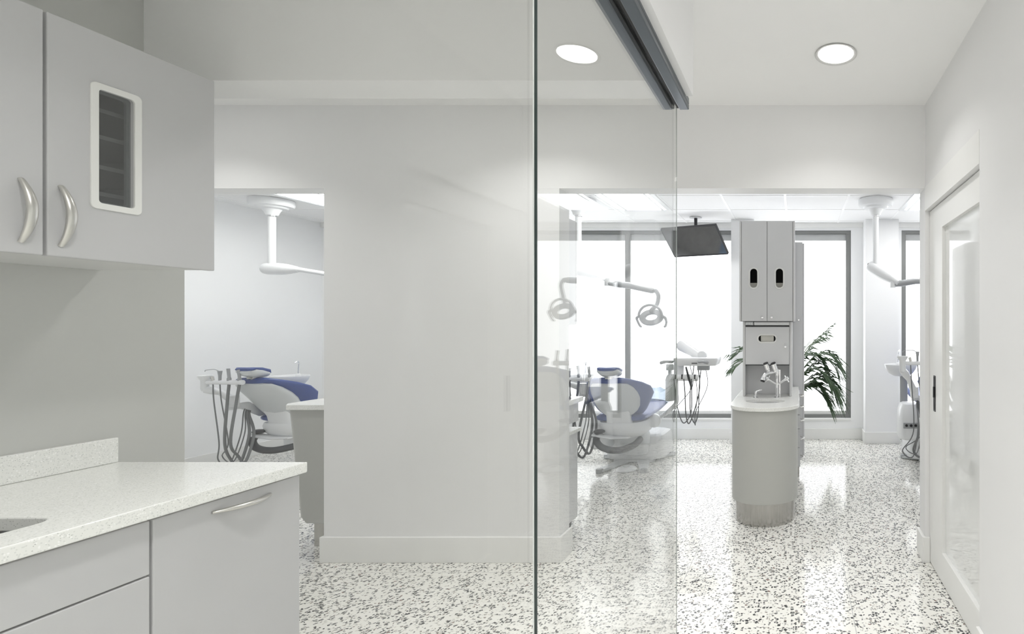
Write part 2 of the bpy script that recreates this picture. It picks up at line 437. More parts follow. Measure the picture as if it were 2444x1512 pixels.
# ------------------------------------------------------------------ sliding door with white glass
yd0, yd1, zd0, zd1 = 1.75, 3.058, 0.008, 2.06
gy0, gy1, gz0, gz1 = 1.93, 2.800, 0.165, 1.925
xf = XR + 0.027
inner = rrect(gy0, gy1, gz0, gz1, 0.002, 2)
door = MB().holed(rect_like(2.155, yd1, zd0, zd1, rrect(2.157, gy1, gz0, gz1, 0.002, 2)), rrect(2.157, gy1, gz0, gz1, 0.002, 2), xf, xf + 0.038, lambda a, b_, h: (h, a, b_)).build('door_1', TRIM, bevel=0.002)
door['kind'] = 'structure'
MB().box(xf + 0.020, xf + 0.026, 2.157, gy1 + 0.004, gz0 - 0.004, gz1 + 0.004).build('glass_panel', DOORGLASS, door, label='white back-painted glass')
dp = MB().holed(rrect(2.930, 2.968, 0.905, 1.108, 0.003, 2), rrect(2.936, 2.962, 0.912, 1.101, 0.003, 2), xf - 0.003, xf + 0.004, lambda a, b_, h: (h, a, b_)).box(xf - 0.0005, xf + 0.002, 2.935, 2.963, 0.910, 1.103)
dp.box(xf - 0.010, xf, 2.944, 2.954, 0.985, 1.045).build('door_pull', BLACK, door, label='black recessed pull')

# ------------------------------------------------------------------ frameless glass screen and its track
def pane(name, x, y0, y1, z0, z1, label, near=True):
    t = thing(name, label, 'glass panel', (x, (y0 + y1) / 2, z0))
    hy, h, th = (y1 - y0) / 2, z1 - z0, 0.004
    MB().box(-th, th, -hy + 0.0015, hy - 0.0015, 0, h).build('pane', GLASS, t)
    if near:
        MB().box(-th * 0.1, th, -hy, -hy + 0.0014, 0, h).build('near_edge', GEDGE, t, label='dark polished edge')
        MB().box(-th * 0.75, -th * 0.3, -hy, -hy + 0.0014, 0, h).build('bevelled_edge', mat('bright_glass_edge', (0.70, 0.73, 0.71), 0.15), t)
    if near: MB().box(th - 0.0035, th, hy - 0.0014, hy, 0, h).build('far_edge', mat('grey_glass_edge', (0.36, 0.39, 0.38), 0.12), t)
    return t
pane('glass_panel', XG, 0.853, 1.852, 0.004, 2.172, 'clear frameless glass panel ending under the tip of the dark ceiling track')
pane('glass_panel', XG, -0.60, 0.846, 0.004, 2.172, 'clear glass panel nearest the camera, left of the black joint', near=False)
t = thing('ceiling_track', 'dark grey aluminium sliding track along the top of the glass screen', 'track', (XG, 0.6, 2.163))
def U(x0, x1, y0, y1, z0, z1, mb): return mb.box(x0 - XG, x1 - XG, y0 - 0.6, y1 - 0.6, z0 - 2.163, z1 - 2.163)
m_ = MB(); U(-0.476, -0.443, -2.2, 1.853, 2.163, 2.205, m_); U(-0.476, -0.383, -2.2, 1.853, 2.182, 2.205, m_)
m_.build('channel', ALU, t, bevel=0.002)
m_ = MB(); U(-0.417, -0.383, -2.2, 1.853, 2.163, 2.182, m_); m_.build('cover_profile', ALU, t, bevel=0.003)
m_ = MB(); U(-0.443, -0.435, -2.2, 1.85, 2.166, 2.182, m_); U(-0.425, -0.417, -2.2, 1.85, 2.168, 2.182, m_); m_.build('gasket', SHADOWGAP, t)

# ------------------------------------------------------------------ downlights and troffers
def downlight(x, y, z, label, power=1.0):
    t = thing('downlight', label, 'ceiling light', (x, y, z), 'recessed round downlights')
    MB().lathe([(0.082, -0.001), (0.0985, -0.003), (0.1005, -0.006), (0.0985, -0.0075), (0.090, -0.006), (0.084, -0.003), (0.082, -0.001)], seg=48).build('trim_ring', mat('nickel_ring', (0.60, 0.60, 0.59), 0.4, 0.4, noise=0.02), t)
    MB().lathe([(0.0, -0.0015), (0.083, -0.0015), (0.083, -0.0035), (0.0, -0.0035)], seg=48).build('lamp_disc', E_DOWN, t)
    ld = bpy.data.lights.new('downlight_beam', 'AREA'); ld.energy = SPOT_POWER * power; ld.shape = 'DISK'; ld.size = 0.166; ld.spread = R(124); ld.color = (1.0, 0.99, 0.98)
    lo = bpy.data.objects.new('downlight_beam', ld); COL.objects.link(lo); lo.parent = t; lo.location = (0, 0, -0.0045)
    return t
downlight(0.188, 2.482, ZC, 'round recessed downlight glowing in the corridor ceiling', 0.30)
downlight(0.188, 0.55, ZC, 'unseen added downlight in the corridor ceiling above the camera', 1.15)  # out-of-view lamp added to brighten the right wall and floor
downlight(0.188, -1.2, ZC, 'unseen added downlight in the corridor ceiling behind the camera', 1.2)  # added lamp behind the camera, lifts the partition and right wall
downlight(-1.11, 0.90, ZH, 'round recessed downlight in the worktop bay ceiling over the quartz worktop', 0.75)
downlight(-1.11, -0.9, ZH, 'unseen added downlight in the worktop bay ceiling, behind the camera', 1.75)  # added fill lamp, out of view, lights the pier from the front
downlight(-1.45, 2.52, ZH, 'round recessed downlight in the cross corridor hidden behind the header', 0.40)
downlight(-3.35, 2.48, ZH, 'unseen added downlight in the cross corridor behind the wall with the grey cabinets', 0.4)  # unseen lamp added to brighten the pier's left side and the floor

def troffer(x0, x1, y0, y1, label):
    cx, cy = (x0 + x1) / 2, (y0 + y1) / 2; hx, hy = (x1 - x0) / 2, (y1 - y0) / 2
    t = thing('ceiling_troffer', label, 'ceiling light', (cx, cy, ZD), 'recessed square troffers in the clinic ceiling')
    MB().holed(rect_like(-hx, hx, -hy, hy, rrect(-hx + 0.05, hx - 0.05, -hy + 0.05, hy - 0.05, 0.004, 2)), rrect(-hx + 0.05, hx - 0.05, -hy + 0.05, hy - 0.05, 0.004, 2), -0.016, -0.0045).build('frame', WHITEP, t, bevel=0.002)
    MB().box(-hx + 0.055, hx - 0.055, -hy + 0.055, hy - 0.055, -0.010, -0.005).build('diffuser', E_TROF, t)
    for k in (-1, 1):
        MB().box(k * (hx - 0.085) - 0.012, k * (hx - 0.085) + 0.012, -hy + 0.05, hy - 0.05, -0.020, -0.0101).build('louvre', GREYP, t)
    return t
troffer(-1.895, -1.335, 4.40, 5.59, 'white troffer in the tiled ceiling left of the hanging monitor')
troffer(1.10, 1.66, 4.40, 5.59, 'white troffer cut off by the right door jamb')
troffer(-4.93, -4.37, 4.40, 5.59, 'white troffer at the right edge of the left doorway ceiling')

# ------------------------------------------------------------------ left worktop bay
def handle_arc(p0, p1, out, bulge, name, parent, flat=1.35, r=0.0058):
    p0, p1 = Vector(p0), Vector(p1); out = Vector(out)
    pts = []; rs = []
    N = 22
    for k in range(N + 1):
        u = k / N
        pts.append(p0.lerp(p1, u) + out * (bulge * math.sin(PI * u) ** 0.85)); rs.append(r * (0.78 + 0.62 * math.sin(PI * u)))
    MB().tube(pts, rs, 14, flat=flat).build(name, STEEL, parent)

# wall cabinet with two doors
CX = -2.037
t = thing('wall_cabinet', 'pale grey wall cabinet with two handled doors above the quartz worktop', 'cabinet', (XL, 1.0, 1.588))
def loc(x, y, z): return (x - XL, y - 1.0, z - 1.588)
def cbox(mb, x0, x1, y0, y1, z0, z1): return mb.box(x0 - XL, x1 - XL, y0 - 1.0, y1 - 1.0, z0 - 1.588, z1 - 1.588)
m_ = MB(); y0, y1, z0, z1 = 0.995, 1.814, 1.588, 2.246
xc = CX - 0.021
for bx in ((XL + 0.001, xc, y0, y1, z0, z0 + 0.016), (XL + 0.001, xc, y0, y1, z1 - 0.016, z1), (XL + 0.001, xc, y0, y0 + 0.016, z0 + 0.016, z1 - 0.016), (XL + 0.001, xc, y1 - 0.016, y1, z0 + 0.016, z1 - 0.016), (XL + 0.001, XL + 0.008, y0 + 0.016, y1 - 0.016, z0 + 0.016, z1 - 0.016), (XL + 0.008, xc, 1.398, 1.414, z0 + 0.016, z1 - 0.016)):
    cbox(m_, *bx)
m_.build('carcass', CARC, t, bevel=0.001)
for z in (1.70, 1.785, 1.865, 1.955, 2.035):
    cbox(MB(), XL + 0.01, xc - 0.03, 1.416, y1 - 0.018, z, z + 0.012).build('shelf', CARC, t)
hole = rrect(1.513, 1.599, 1.752, 2.088, 0.010, 5)
f3 = lambda a, b_, h: loc(h, a, b_)
d2 = MB().holed(rect_like(1.4125, 1.8195, 1.586, 2.25, hole), hole, CX - 0.019, CX, f3).build('door', LAM, t, bevel=0.003)
MB().holed(rrect(1.4975, 1.6145, 1.736, 2.104, 0.014, 5), rrect(1.515, 1.597, 1.754, 2.086, 0.009, 5), CX - 0.002, CX + 0.004, f3).build('window_frame', mat('window_frame_white', (0.74, 0.74, 0.72), 0.3, noise=0.01), d2, bevel=0.0012)
cbox(MB(), CX - 0.016, CX - 0.012, 1.508, 1.604, 1.747, 2.093).build('window_pane', SMOKE, d2, label='smoked glass')
MB().holed(rrect(1.509, 1.603, 1.748, 2.092, 0.012, 5), rrect(1.520, 1.592, 1.760, 2.080, 0.008, 5), CX - 0.024, CX - 0.0165, f3).build('gasket', WHITEP, d2)
handle_arc(loc(CX, 1.4385, 1.782), loc(CX, 1.4385, 1.616), (1, 0, 0), 0.031, 'handle', d2)
d1 = cbox(MB(), CX - 0.019, CX, 0.995, 1.4055, 1.586, 2.25).build('door', LAM, t, bevel=0.003)
handle_arc(loc(CX, 1.364, 1.782), loc(CX, 1.364, 1.616), (1, 0, 0), 0.031, 'handle', d1)

# base cabinets
BX = -1.765
def base_unit(y0, y1, label, back=0.871):
    t = thing('base_cabinet', label, 'cabinet', (BX, (y0 + y1) / 2, 0))
    oy = (y0 + y1) / 2
    xa, xb, ya, yb_ = XL + 0.004 - BX, -0.020, y0 - oy, y1 - oy
    MB().box(xa, xb, ya, ya + 0.016, 0.10, 0.871).box(xa, xb, yb_ - 0.016, yb_, 0.10, 0.871).box(xa, xb, ya + 0.016, yb_ - 0.016, 0.10, 0.116).box(xa, xa + 0.008, ya + 0.016, yb_ - 0.016, 0.116, 0.871).box(xb - 0.016, xb, ya + 0.016, yb_ - 0.016, 0.60, 0.871).build('carcass', CARC, t, bevel=0.001)
    MB().box(XL + 0.05 - BX, -0.07, y0 - oy, y1 - oy, 0.0, 0.099).build('toe_kick', DARKC, t)
    return t, oy
t, oy = base_unit(1.4225, 1.846, 'pale grey base cabinet with one door at the free end of the worktop')
d = MB().box(-0.019, 0.0, 1.425 - oy, 1.846 - oy, 0.11, 0.864).build('door', LAM, t, bevel=0.003)
handle_arc((0, 1.570 - oy, 0.831), (0, 1.741 - oy, 0.831), (1, 0, 0), 0.030, 'handle', d)
t, oy = base_unit(0.72, 1.4215, 'pale grey base cabinet with two stacked drawer fronts, cut by the left frame edge')
MB().box(-0.019, 0.0, 0.722 - oy, 1.4185 - oy, 0.717, 0.864).build('drawer', LAM, t, bevel=0.003)
MB().box(-0.019, 0.0, 0.722 - oy, 1.4185 - oy, 0.42, 0.7125).build('drawer', LAM, t, bevel=0.003)
MB().box(-0.019, 0.0, 0.722 - oy, 1.4185 - oy, 0.11, 0.4155).build('drawer', LAM, t, bevel=0.003)
# worktop with sink cut-out
t = thing('quartz_worktop', 'white speckled quartz worktop on the grey base cabinets', 'worktop', (XL, 0.6, 0.873))
def L2(x, y, z): return (x - XL, y - 0.6, z - 0.873)
hole = rrect(-2.30, -1.868, 0.74, 1.318, 0.05, 6)
MB().holed(rect_like(XL + 0.001, -1.742, 0.25, 1.852, hole), hole, 0.8735, 0.910, lambda a, b_, h: L2(a, b_, h)).build('slab', QUARTZ, t, bevel=0.004)
MB().box(0.001, 0.021, 0.25 - 0.6, 1.847 - 0.6, 0.0375, 0.125).build('backsplash', QUARTZ, t, bevel=0.003)
t = thing('undermount_sink', 'dark undermount sink cut into the quartz worktop at the left edge', 'sink', (-2.08, 1.03, 0.70))
i_ = [(a + 2.08, b_ - 1.03) for a, b_ in rrect(-2.295, -1.873, 0.745, 1.313, 0.05, 6)]
o_ = [(a + 2.08, b_ - 1.03) for a, b_ in rrect(-2.31, -1.858, 0.73, 1.328, 0.055, 6)]
SINKM = mat('dark_steel_sink', (0.09, 0.09, 0.088), 0.35, 0.6, noise=0.08, nscale=30)
MB().holed(o_, i_, 0.012, 0.1725).prism(o_, 0.0, 0.012).build('basin', SINKM, t)
MB().lathe([(0.0, 0.0125), (0.040, 0.0125), (0.043, 0.016), (0.034, 0.017), (0.0, 0.014)]).build('drain', STEEL, t)

# ------------------------------------------------------------------ treatment island with sink and tower
IX0, IX1 = -0.474, 0.020
ICX = (IX0 + IX1) / 2
def dplan(inset, yfront, yside, yback, n=20):
    hw = (IX1 - IX0) / 2 - inset
    pts = [(ICX + hw, yback), (ICX - hw, yback)]
    for k in range(n + 1):
        a = PI + PI * k / n
        c, s = math.cos(a), math.sin(a)
        x = math.copysign(abs(c) ** 0.96, c); y = -abs(s) ** 0.96
        pts.append((ICX + hw * x, yside + (yside - yfront) * y))
    return pts
t = thing('island_cabinet', 'grey bow-fronted island cabinet on a steel plinth below the chrome tap', 'cabinet', (ICX, 4.2, 0))
off = lambda a, b_, h: (a - ICX, b_ - 4.2, h)
MB().prism(dplan(0.030, 3.580, 3.79, 4.74), 0, 0.165, off, True).build('plinth', PLINTH, t, label='brushed steel plinth')
MB().holed(dplan(0.010, 3.545, 3.76, 4.748), dplan(0.028, 3.563, 3.76, 4.73), 0.165, 0.804, off, True).build('body', BODYG, t, sharp=50)
for k, z in enumerate((0.17, 0.34, 0.50, 0.62, 0.715)):
    dr = MB().box(IX1 - 0.0095 - ICX, IX1 + 0.012 - ICX, 4.48 - 4.2, 4.745 - 4.2, z, (0.335, 0.495, 0.615, 0.71, 0.80)[k]).build('drawer', TOWER, t, bevel=0.002)
    zz = z + 0.05
    handle_arc((IX1 + 0.012 - ICX, 4.55 - 4.2, zz), (IX1 + 0.012 - ICX, 4.69 - 4.2, zz), (1, 0, 0), 0.03, 'handle', dr)
# worktop with round sink hole
t = thing('island_worktop', 'white quartz worktop with a round sink on the bow-fronted island', 'worktop', (ICX, 4.2, 0.804))
SKY, SKX = 3.865, -0.232; SRX, SRY = 0.143, 0.115
N = 48
inner = [(SKX + SRX * math.cos(2*PI*k/N), SKY + SRY * math.sin(2*PI*k/N)) for k in range(N)]
outl = dplan(0.0, 3.525, 3.74, 4.08, 40)
def ray_hit(poly, c, d):
    best = None
    for i in range(len(poly)):
        a, b_ = Vector(poly[i]), Vector(poly[(i+1) % len(poly)]); e = b_ - a
        den = d.x * e.y - d.y * e.x
        if abs(den) < 1e-9: continue
        w_ = a - c; u = (w_.x * e.y - w_.y * e.x) / den; v = (w_.x * d.y - w_.y * d.x) / den
        if u > 0 and -1e-6 <= v <= 1 + 1e-6 and (best is None or u < best): best = u
    return c + d * best
cc = Vector((SKX, SKY))
outer = []
corners = {tuple(outl[0]), tuple(outl[1])}
for k in range(N):
    h = ray_hit(outl, cc, Vector((math.cos(2*PI*k/N), math.sin(2*PI*k/N))))
    outer.append((h.x, h.y))
for c in (outl[0], outl[1]):      # snap the nearest samples to the back corners
    j = min(range(N), key=lambda i: (outer[i][0]-c[0])**2 + (outer[i][1]-c[1])**2); outer[j] = c
offw = lambda a, b_, h: (a - ICX, b_ - 4.2, h - 0.804)
MB().holed(outer, inner, 0.8045, 0.830, offw, True).box(IX0 - ICX, IX1 - ICX, 4.08 - 4.2, 4.748 - 4.2, 0.0005, 0.026).build('slab', QUARTZ, t, bevel=0.003)
t = thing('round_sink', 'small round steel sink set into the island worktop', 'sink', (SKX, SKY, 0.70))
prof = [(1.0, 0.104), (0.985, 0.104), (0.97, 0.07), (0.90, 0.03), (0.72, 0.010), (0.25, 0.004), (0.0, 0.004)]
MB().loft([[(SRX * 1.03 * r * math.cos(2*PI*k/N), SRY * 1.03 * r * math.sin(2*PI*k/N), z) for k in range(N)] for r, z in [(1.03, 0.104)] + prof], cap=False).build('basin', CHROME, t)
MB().lathe([(0.0, 0.005), (0.024, 0.005), (0.026, 0.008), (0.0, 0.008)], seg=20).build('drain', STEEL, t)

# tower: splashback unit with a drop door
TXL, TXR = -0.424, -0.036
TY = 4.10
t = thing('splashback_cabinet', 'grey cabinet with one knobbed drop door and niche behind the chrome tap', 'cabinet', ((TXL + TXR) / 2, TY, 0.8305))
tx = (TXL + TXR) / 2
def tb(mb, x0, x1, y0, y1, z0, z1): return mb.box(x0 - tx, x1 - tx, y0 - TY, y1 - TY, z0 - 0.8305, z1 - 0.8305)
for xa in (TXL, TXR - 0.020): tb(MB(), xa, xa + 0.020, TY, 4.745, 0.8305, 1.42).build('side_panel', TOWER2, t, bevel=0.004)
tb(MB(), TXL + 0.0205, TXR - 0.0205, 4.24, 4.26, 0.8305, 1.42).build('back_panel', TOWER, t)
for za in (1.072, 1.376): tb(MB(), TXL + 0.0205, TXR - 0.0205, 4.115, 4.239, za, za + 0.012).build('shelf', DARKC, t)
hole = rrect(-0.302, -0.162, 1.259, 1.313, 0.0265, 6)
dr = MB().holed(rect_like(TXL + 0.0215, TXR - 0.0215, 1.082, 1.378, hole), hole, TY - 0.003, TY + 0.013, lambda a, b_, h: (a - tx, h - TY, b_ - 0.8305)).build('door', TOWER, t, bevel=0.002)
MB().holed(rrect(-0.313, -0.151, 1.248, 1.324, 0.0375, 6), rrect(-0.300, -0.164, 1.261, 1.311, 0.0245, 6), TY - 0.007, TY + 0.002, lambda a, b_, h: (a - tx, h - TY, b_ - 0.8305)).build('window_frame', LAM_EDGE, dr, bevel=0.0015)
MB().lathe([(0.0, 0), (0.005, 0), (0.005, 0.008), (0.0095, 0.012), (0.0105, 0.017), (0.008, 0.021), (0.0, 0.022)], Matrix.Translation((-0.088 - tx, -0.003, 1.222 - 0.8305)) @ Matrix.Rotation(PI/2, 4, 'X'), 18).build('knob', CHROME, dr)
m_ = MB(); tb(m_, -0.335, TXR - 0.021, TY - 0.006, TY + 0.10, 1.392, 1.418); m_.build('light_bar', WHITEP, t, bevel=0.004)
m_ = MB(); tb(m_, TXL + 0.021, -0.34, TY - 0.001, TY + 0.10, 1.392, 1.418)
sp_ = m_.build('socket_strip', GREYP, t, bevel=0.002)
for k in range(3):
    m_ = MB(); tb(m_, TXL + 0.027 + 0.018 * k, TXL + 0.039 + 0.018 * k, TY - 0.0035, TY - 0.0008, 1.397, 1.413); m_.build('socket', WHITEP, sp_)
tag(MB().box(-0.283, -0.180, 4.118, 4.19, 1.0845, 1.312).build('glove_box', PAPER, bevel=0.002), 'cream pack showing in the slot of the drop door', 'box')

# upper tower cabinet
UXL, UXR, UY, UZ0, UZ1 = -0.4455, -0.0125, 4.04, 1.421, 2.203
ux = (UXL + UXR) / 2
t = thing('tower_cabinet', 'tall grey two-door wall cabinet with oblong windows over the island', 'cabinet', (ux, UY, UZ0))
def ub(mb, x0, x1, y0, y1, z0, z1): return mb.box(x0 - ux, x1 - ux, y0 - UY, y1 - UY, z0 - UZ0, z1 - UZ0)
for xa in (UXL, UXR - 0.016): ub(MB(), xa, xa + 0.016, UY, 4.745, UZ0, UZ1).build('side_panel', TOWER2, t, bevel=0.005)
m_ = MB()
ub(m_, UXL + 0.0165, UXR - 0.0165, UY + 0.022, 4.40, UZ0, UZ0 + 0.016); ub(m_, UXL + 0.0165, UXR - 0.0165, UY + 0.022, 4.40, UZ1 - 0.016, UZ1)
ub(m_, UXL + 0.0165, UXR - 0.0165, 4.384, 4.40, UZ0 + 0.016, UZ1 - 0.016); ub(m_, ux - 0.006, ux + 0.006, UY + 0.022, 4.384, UZ0 + 0.016, UZ1 - 0.016)
ub(m_, UXL + 0.0165, UXR - 0.0165, UY + 0.035, 4.384, 1.655, 1.667)
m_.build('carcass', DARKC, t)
for sgn, xa, xb, xw in ((-1, UXL + 0.018, ux - 0.0015, -0.3325), (1, ux + 0.0015, UXR - 0.018, -0.1325)):
    f3u = lambda a, b_, h: (a - ux, h - UY, b_ - UZ0)
    hole = rrect(xw - 0.029, xw + 0.029, 1.682, 1.832, 0.0285, 6)
    dr = MB().holed(rect_like(xa, xb, UZ0 + 0.002, UZ1 - 0.002, hole), hole, UY, UY + 0.018, f3u).build('door', TOWER, t, bevel=0.002)
    MB().holed(rrect(xw - 0.040, xw + 0.040, 1.671, 1.843, 0.0395, 6), rrect(xw - 0.0275, xw + 0.0275, 1.6835, 1.8305, 0.0272, 6), UY - 0.005, UY + 0.004, f3u).build('window_frame', LAM_EDGE, dr, bevel=0.0015)
    MB().lathe([(0.0, 0), (0.005, 0), (0.005, 0.008), (0.0095, 0.012), (0.0105, 0.017), (0.008, 0.021), (0.0, 0.022)], Matrix.Translation((ux + sgn * 0.036 - ux, 0, 1.452 - UZ0)) @ Matrix.Rotation(PI/2, 4, 'X'), 18).build('knob', CHROME, dr)
    tag(MB().box(xw - 0.06, xw + 0.06, UY + 0.045, UY + 0.12, 1.6675, 1.724).build('paper_pack', PAPER, bevel=0.003),
        'cream paper pack behind the %s oblong window of the tower cabinet' % ('left' if sgn < 0 else 'right'), 'paper pack')
# rear full-height cabinet
t = thing('tall_cabinet', 'tall grey cabinet standing behind the island tower on its right', 'cabinet', (-0.19, 4.95, 0))
MB().box(-0.24, 0.245, -0.20, 0.20, 0.16, 2.15).build('body', TOWER, t, bevel=0.004)
MB().box(-0.22, 0.215, -0.18, 0.18, 0.0, 0.16).build('plinth', PLINTH, t)
MB().box(0.2455, 0.262, -0.19, 0.19, 0.17, 2.14).build('door', TOWER2, t, bevel=0.003)
MB().lathe([(0.0, 0), (0.005, 0), (0.005, 0.008), (0.0105, 0.014), (0.008, 0.021), (0.0, 0.022)], Matrix.Translation((0.21, -0.2, 1.438)) @ Matrix.Rotation(PI/2, 4, 'X'), 18).build('knob', CHROME, t)

# chrome tap
t = thing('chrome_tap', 'chrome tap with two cross handles beside the round island sink', 'tap', (-0.150, 4.03, 0.8305))
MB().lathe([(0.0, 0), (0.028, 0), (0.028, 0.004), (0.014, 0.010), (0.0, 0.011)], seg=24).build('base_flange', CHROME, t)
MB().lathe([(0.0, 0.004), (0.0125, 0.004), (0.0125, 0.075), (0.014, 0.08), (0.0125, 0.085), (0.0125, 0.165), (0.016, 0.17), (0.016, 0.215), (0.011, 0.222), (0.0, 0.222)], seg=24).build('column', CHROME, t)
MB().box(0.014, 0.026, -0.010, 0.010, 0.004, 0.218).build('riser', CHROME, t, bevel=0.002)
for sg, L_ in ((1, 0.085), (-1, 0.085)):
    e = Vector((sg * L_ * 0.86, -0.02, 0.10 + L_ * 0.55))
    h = MB().tube([(0, 0, 0.10), tuple(e)], 0.008, 12).build('valve_arm', CHROME, t)
    u = (e - Vector((0, 0, 0.10))).normalized(); w1 = u.cross(Vector((0, 1, 0))).normalized(); w2 = u.cross(w1)
    m_ = MB().tube([e - u * 0.012, e + u * 0.016], 0.012, 12)
    for w_ in (w1, w2): m_.tube([e - w_ * 0.030, e + w_ * 0.030], 0.005, 8)
    m_.build('cross_handle', CHROME, h)
m_ = MB().tube(spline([(0.0, 0, 0.205), (-0.02, -0.02, 0.20), (-0.06, -0.05, 0.195), (-0.085, -0.075, 0.185)]), 0.011, 12); m_.build('spout', CHROME, t)
hd = MB().tube([(-0.085, -0.075, 0.19), (-0.10, -0.09, 0.165), (-0.105, -0.095, 0.145)], [0.013, 0.016, 0.019], 16).build('spray_head', CHROME, t)
MB().tube([(-0.105, -0.095, 0.144), (-0.108, -0.098, 0.134)], 0.017, 16).build('rubber_nozzle', BLACK, hd)
for k, (x, y) in enumerate(((-0.075, -0.03), (-0.018, -0.03))):
    a = Vector((x + 0.010, y, 0.205)); b_ = Vector((x - 0.010, y - 0.012, 0.265))
    c = MB().tube([a, a.lerp(b_, 0.25), a.lerp(b_, 0.3), b_], [0.016, 0.016, 0.0205, 0.0205], 16).build('canister', CHROME, t)
    MB().tube([b_, b_ + (b_ - a).normalized() * 0.009], [0.0208, 0.0190], 16).build('cap', BLACK, c)
t = thing('soap_dispenser', 'small chrome soap pump left of the chrome tap', 'soap dispenser', (-0.315, 4.02, 0.8305))
MB().lathe([(0.0, 0), (0.022, 0), (0.022, 0.004), (0.010, 0.008), (0.010, 0.035), (0.013, 0.037), (0.013, 0.052), (0.0, 0.054)], seg=20).build('pump_body', CHROME, t)
MB().tube([(0.0, 0, 0.046), (0.05, -0.012, 0.064)], [0.006, 0.0045], 10).build('nozzle', CHROME, t)

# ------------------------------------------------------------------ workstation behind the pier
t = thing('side_worktop', 'grey workstation with white worktop and rounded left end behind the pier', 'workstation', (-2.40, 3.45, 0))
def sb(mb, x0, x1, y0, y1, z0, z1): return mb.box(x0 + 2.40, x1 + 2.40, y0 - 3.45, y1 - 3.45, z0, z1)
yb = YPB + 0.02
lp = [(-1.48, yb), (-1.48, 3.61)]
for k in range(9):
    a = PI/2 + PI/2 * k / 8; lp.append((-3.02 + 0.19 * math.cos(a), 3.42 + 0.19 * math.sin(a)))
lp += [(-3.21, yb + 0.06), (-3.16, yb)]
MB().prism(lp, 0.868, 0.900, lambda a, b_, h: (a + 2.40, b_ - 3.45, h)).build('worktop', QUARTZ, t, bevel=0.003)
secs = []
for z, xl in ((0.16, -3.09), (0.19, -3.115), (0.868, -3.185)):
    l2 = [(-2.6, yb + 0.02), (-2.6, 3.58)] + [(xl + 0.17 + 0.17 * math.cos(PI/2 + PI/2*k/8), 3.41 + 0.17 * math.sin(PI/2 + PI/2*k/8)) for k in range(9)] + [(xl, yb + 0.05), (xl + 0.04, yb + 0.02)]
    secs.append([(a + 2.40, b_ - 3.45, z) for a, b_ in l2])
MB().loft(secs).build('end_pod', BODYG, t)
l3 = [(-2.6, yb + 0.04), (-2.6, 3.55), (-2.9, 3.55), (-3.04, 3.42), (-3.04, yb + 0.06)]
MB().prism(l3, 0, 0.16, lambda a, b_, h: (a + 2.40, b_ - 3.45, h)).build('plinth', PLINTH, t)
sb(MB(), -2.3, -1.505, yb + 0.01, 3.59, 0.735, 0.868).build('drawer_unit', TOWER, t, bevel=0.003)
sb(MB(), -2.3, -1.49, yb + 0.01, 3.60, 0.665, 0.690).build('lower_shelf', QUARTZ, t, bevel=0.003)
sb(MB(), -2.3, -1.51, yb + 0.01, 3.585, 0.075, 0.665).build('body', TOWER, t, bevel=0.003)
sb(MB(), -1.9, -1.7, yb + 0.03, 3.5, 0.690, 0.735).build('spacer', DARKC, t)
for y in (3.30, 3.54):
    MB().tube([(-1.56 + 2.40 - 0.012, y - 3.45, 0.037), (-1.56 + 2.40 + 0.012, y - 3.45, 0.037)], 0.037, 18).build('caster', BLACK, t)
t = thing('hanging_cabinet', 'grey wall cabinet on the back of the pier, left of the lamp pole', 'cabinet', (-1.9, 3.36, 1.395))
MB().box(-0.40, 0.405, -0.145, 0.16, 0.0, 0.70).build('body', TOWER, t, bevel=0.003)
MB().box(-0.40, 0.0, 0.161, 0.178, 0.003, 0.697).build('door', TOWER2, t, bevel=0.002)
MB().box(0.003, 0.405, 0.161, 0.178, 0.003, 0.697).build('door', TOWER2, t, bevel=0.002)
# instrument rack on the workstation
t = thing('instrument_rack', 'dark wire rack of handpieces on the workstation behind the pier', 'rack', (-1.56, 3.44, 0.9005))
m_ = MB().box(-0.05, 0.05, -0.04, 0.04, 0.0, 0.008).box(-0.05, 0.05, -0.04, 0.04, 0.118, 0.126)
for x in (-0.045, 0.0, 0.045): m_.box(x - 0.003, x + 0.003, -0.038, -0.032, 0.008, 0.118).box(x - 0.003, x + 0.003, 0.032, 0.038, 0.008, 0.118)
m_.build('frame', HOSED, t)
for k, (x, y) in enumerate(((-0.03, 0.0), (0.0, 0.015), (0.03, -0.01))):
    tag(MB().tube([(x - 1.56, y + 3.44, 0.910), (x - 1.56, y + 3.44, 1.06), (x - 1.56 + 0.004, y + 3.44, 1.09 + 0.01 * k)], [0.006, 0.010, 0.006], 10).build('handpiece', WHITEP),
        ('white handpiece upright in the dark rack, leftmost', 'white handpiece upright in the middle of the dark rack', 'white handpiece upright in the dark rack, nearest the window')[k], 'handpiece', 'handpieces in the dark rack')

# ------------------------------------------------------------------ dental chairs
def sup(hw, hh, n=20, p=2.6):
    out = []
    for k in range(n):
        a = 2 * PI * k / n; c, s = math.cos(a), math.sin(a)
        out.append((math.copysign(abs(c) ** (2 / p), c) * hw, math.copysign(abs(s) ** (2 / p), s) * hh))
    return out

def seat_loft(path, n=24):
    """path of (y, z, half width, half thickness, wing curl); sections stand across the path"""
    secs = []
    for i, (y, z, w_, h, curl) in enumerate(path):
        a = path[max(i - 1, 0)]; b_ = path[min(i + 1, len(path) - 1)]
        tv = Vector((0, b_[0] - a[0], b_[1] - a[1])).normalized()
        nv = Vector((0, -tv.z, tv.y))          # front / upper side
        sec = []
        for u, v in sup(w_, h, n):
            q = u / max(w_, 1e-6)
            sec.append(Vector((u, y, z)) + nv * (v + curl * abs(q) ** 2.2))
        secs.append(sec)
    return secs

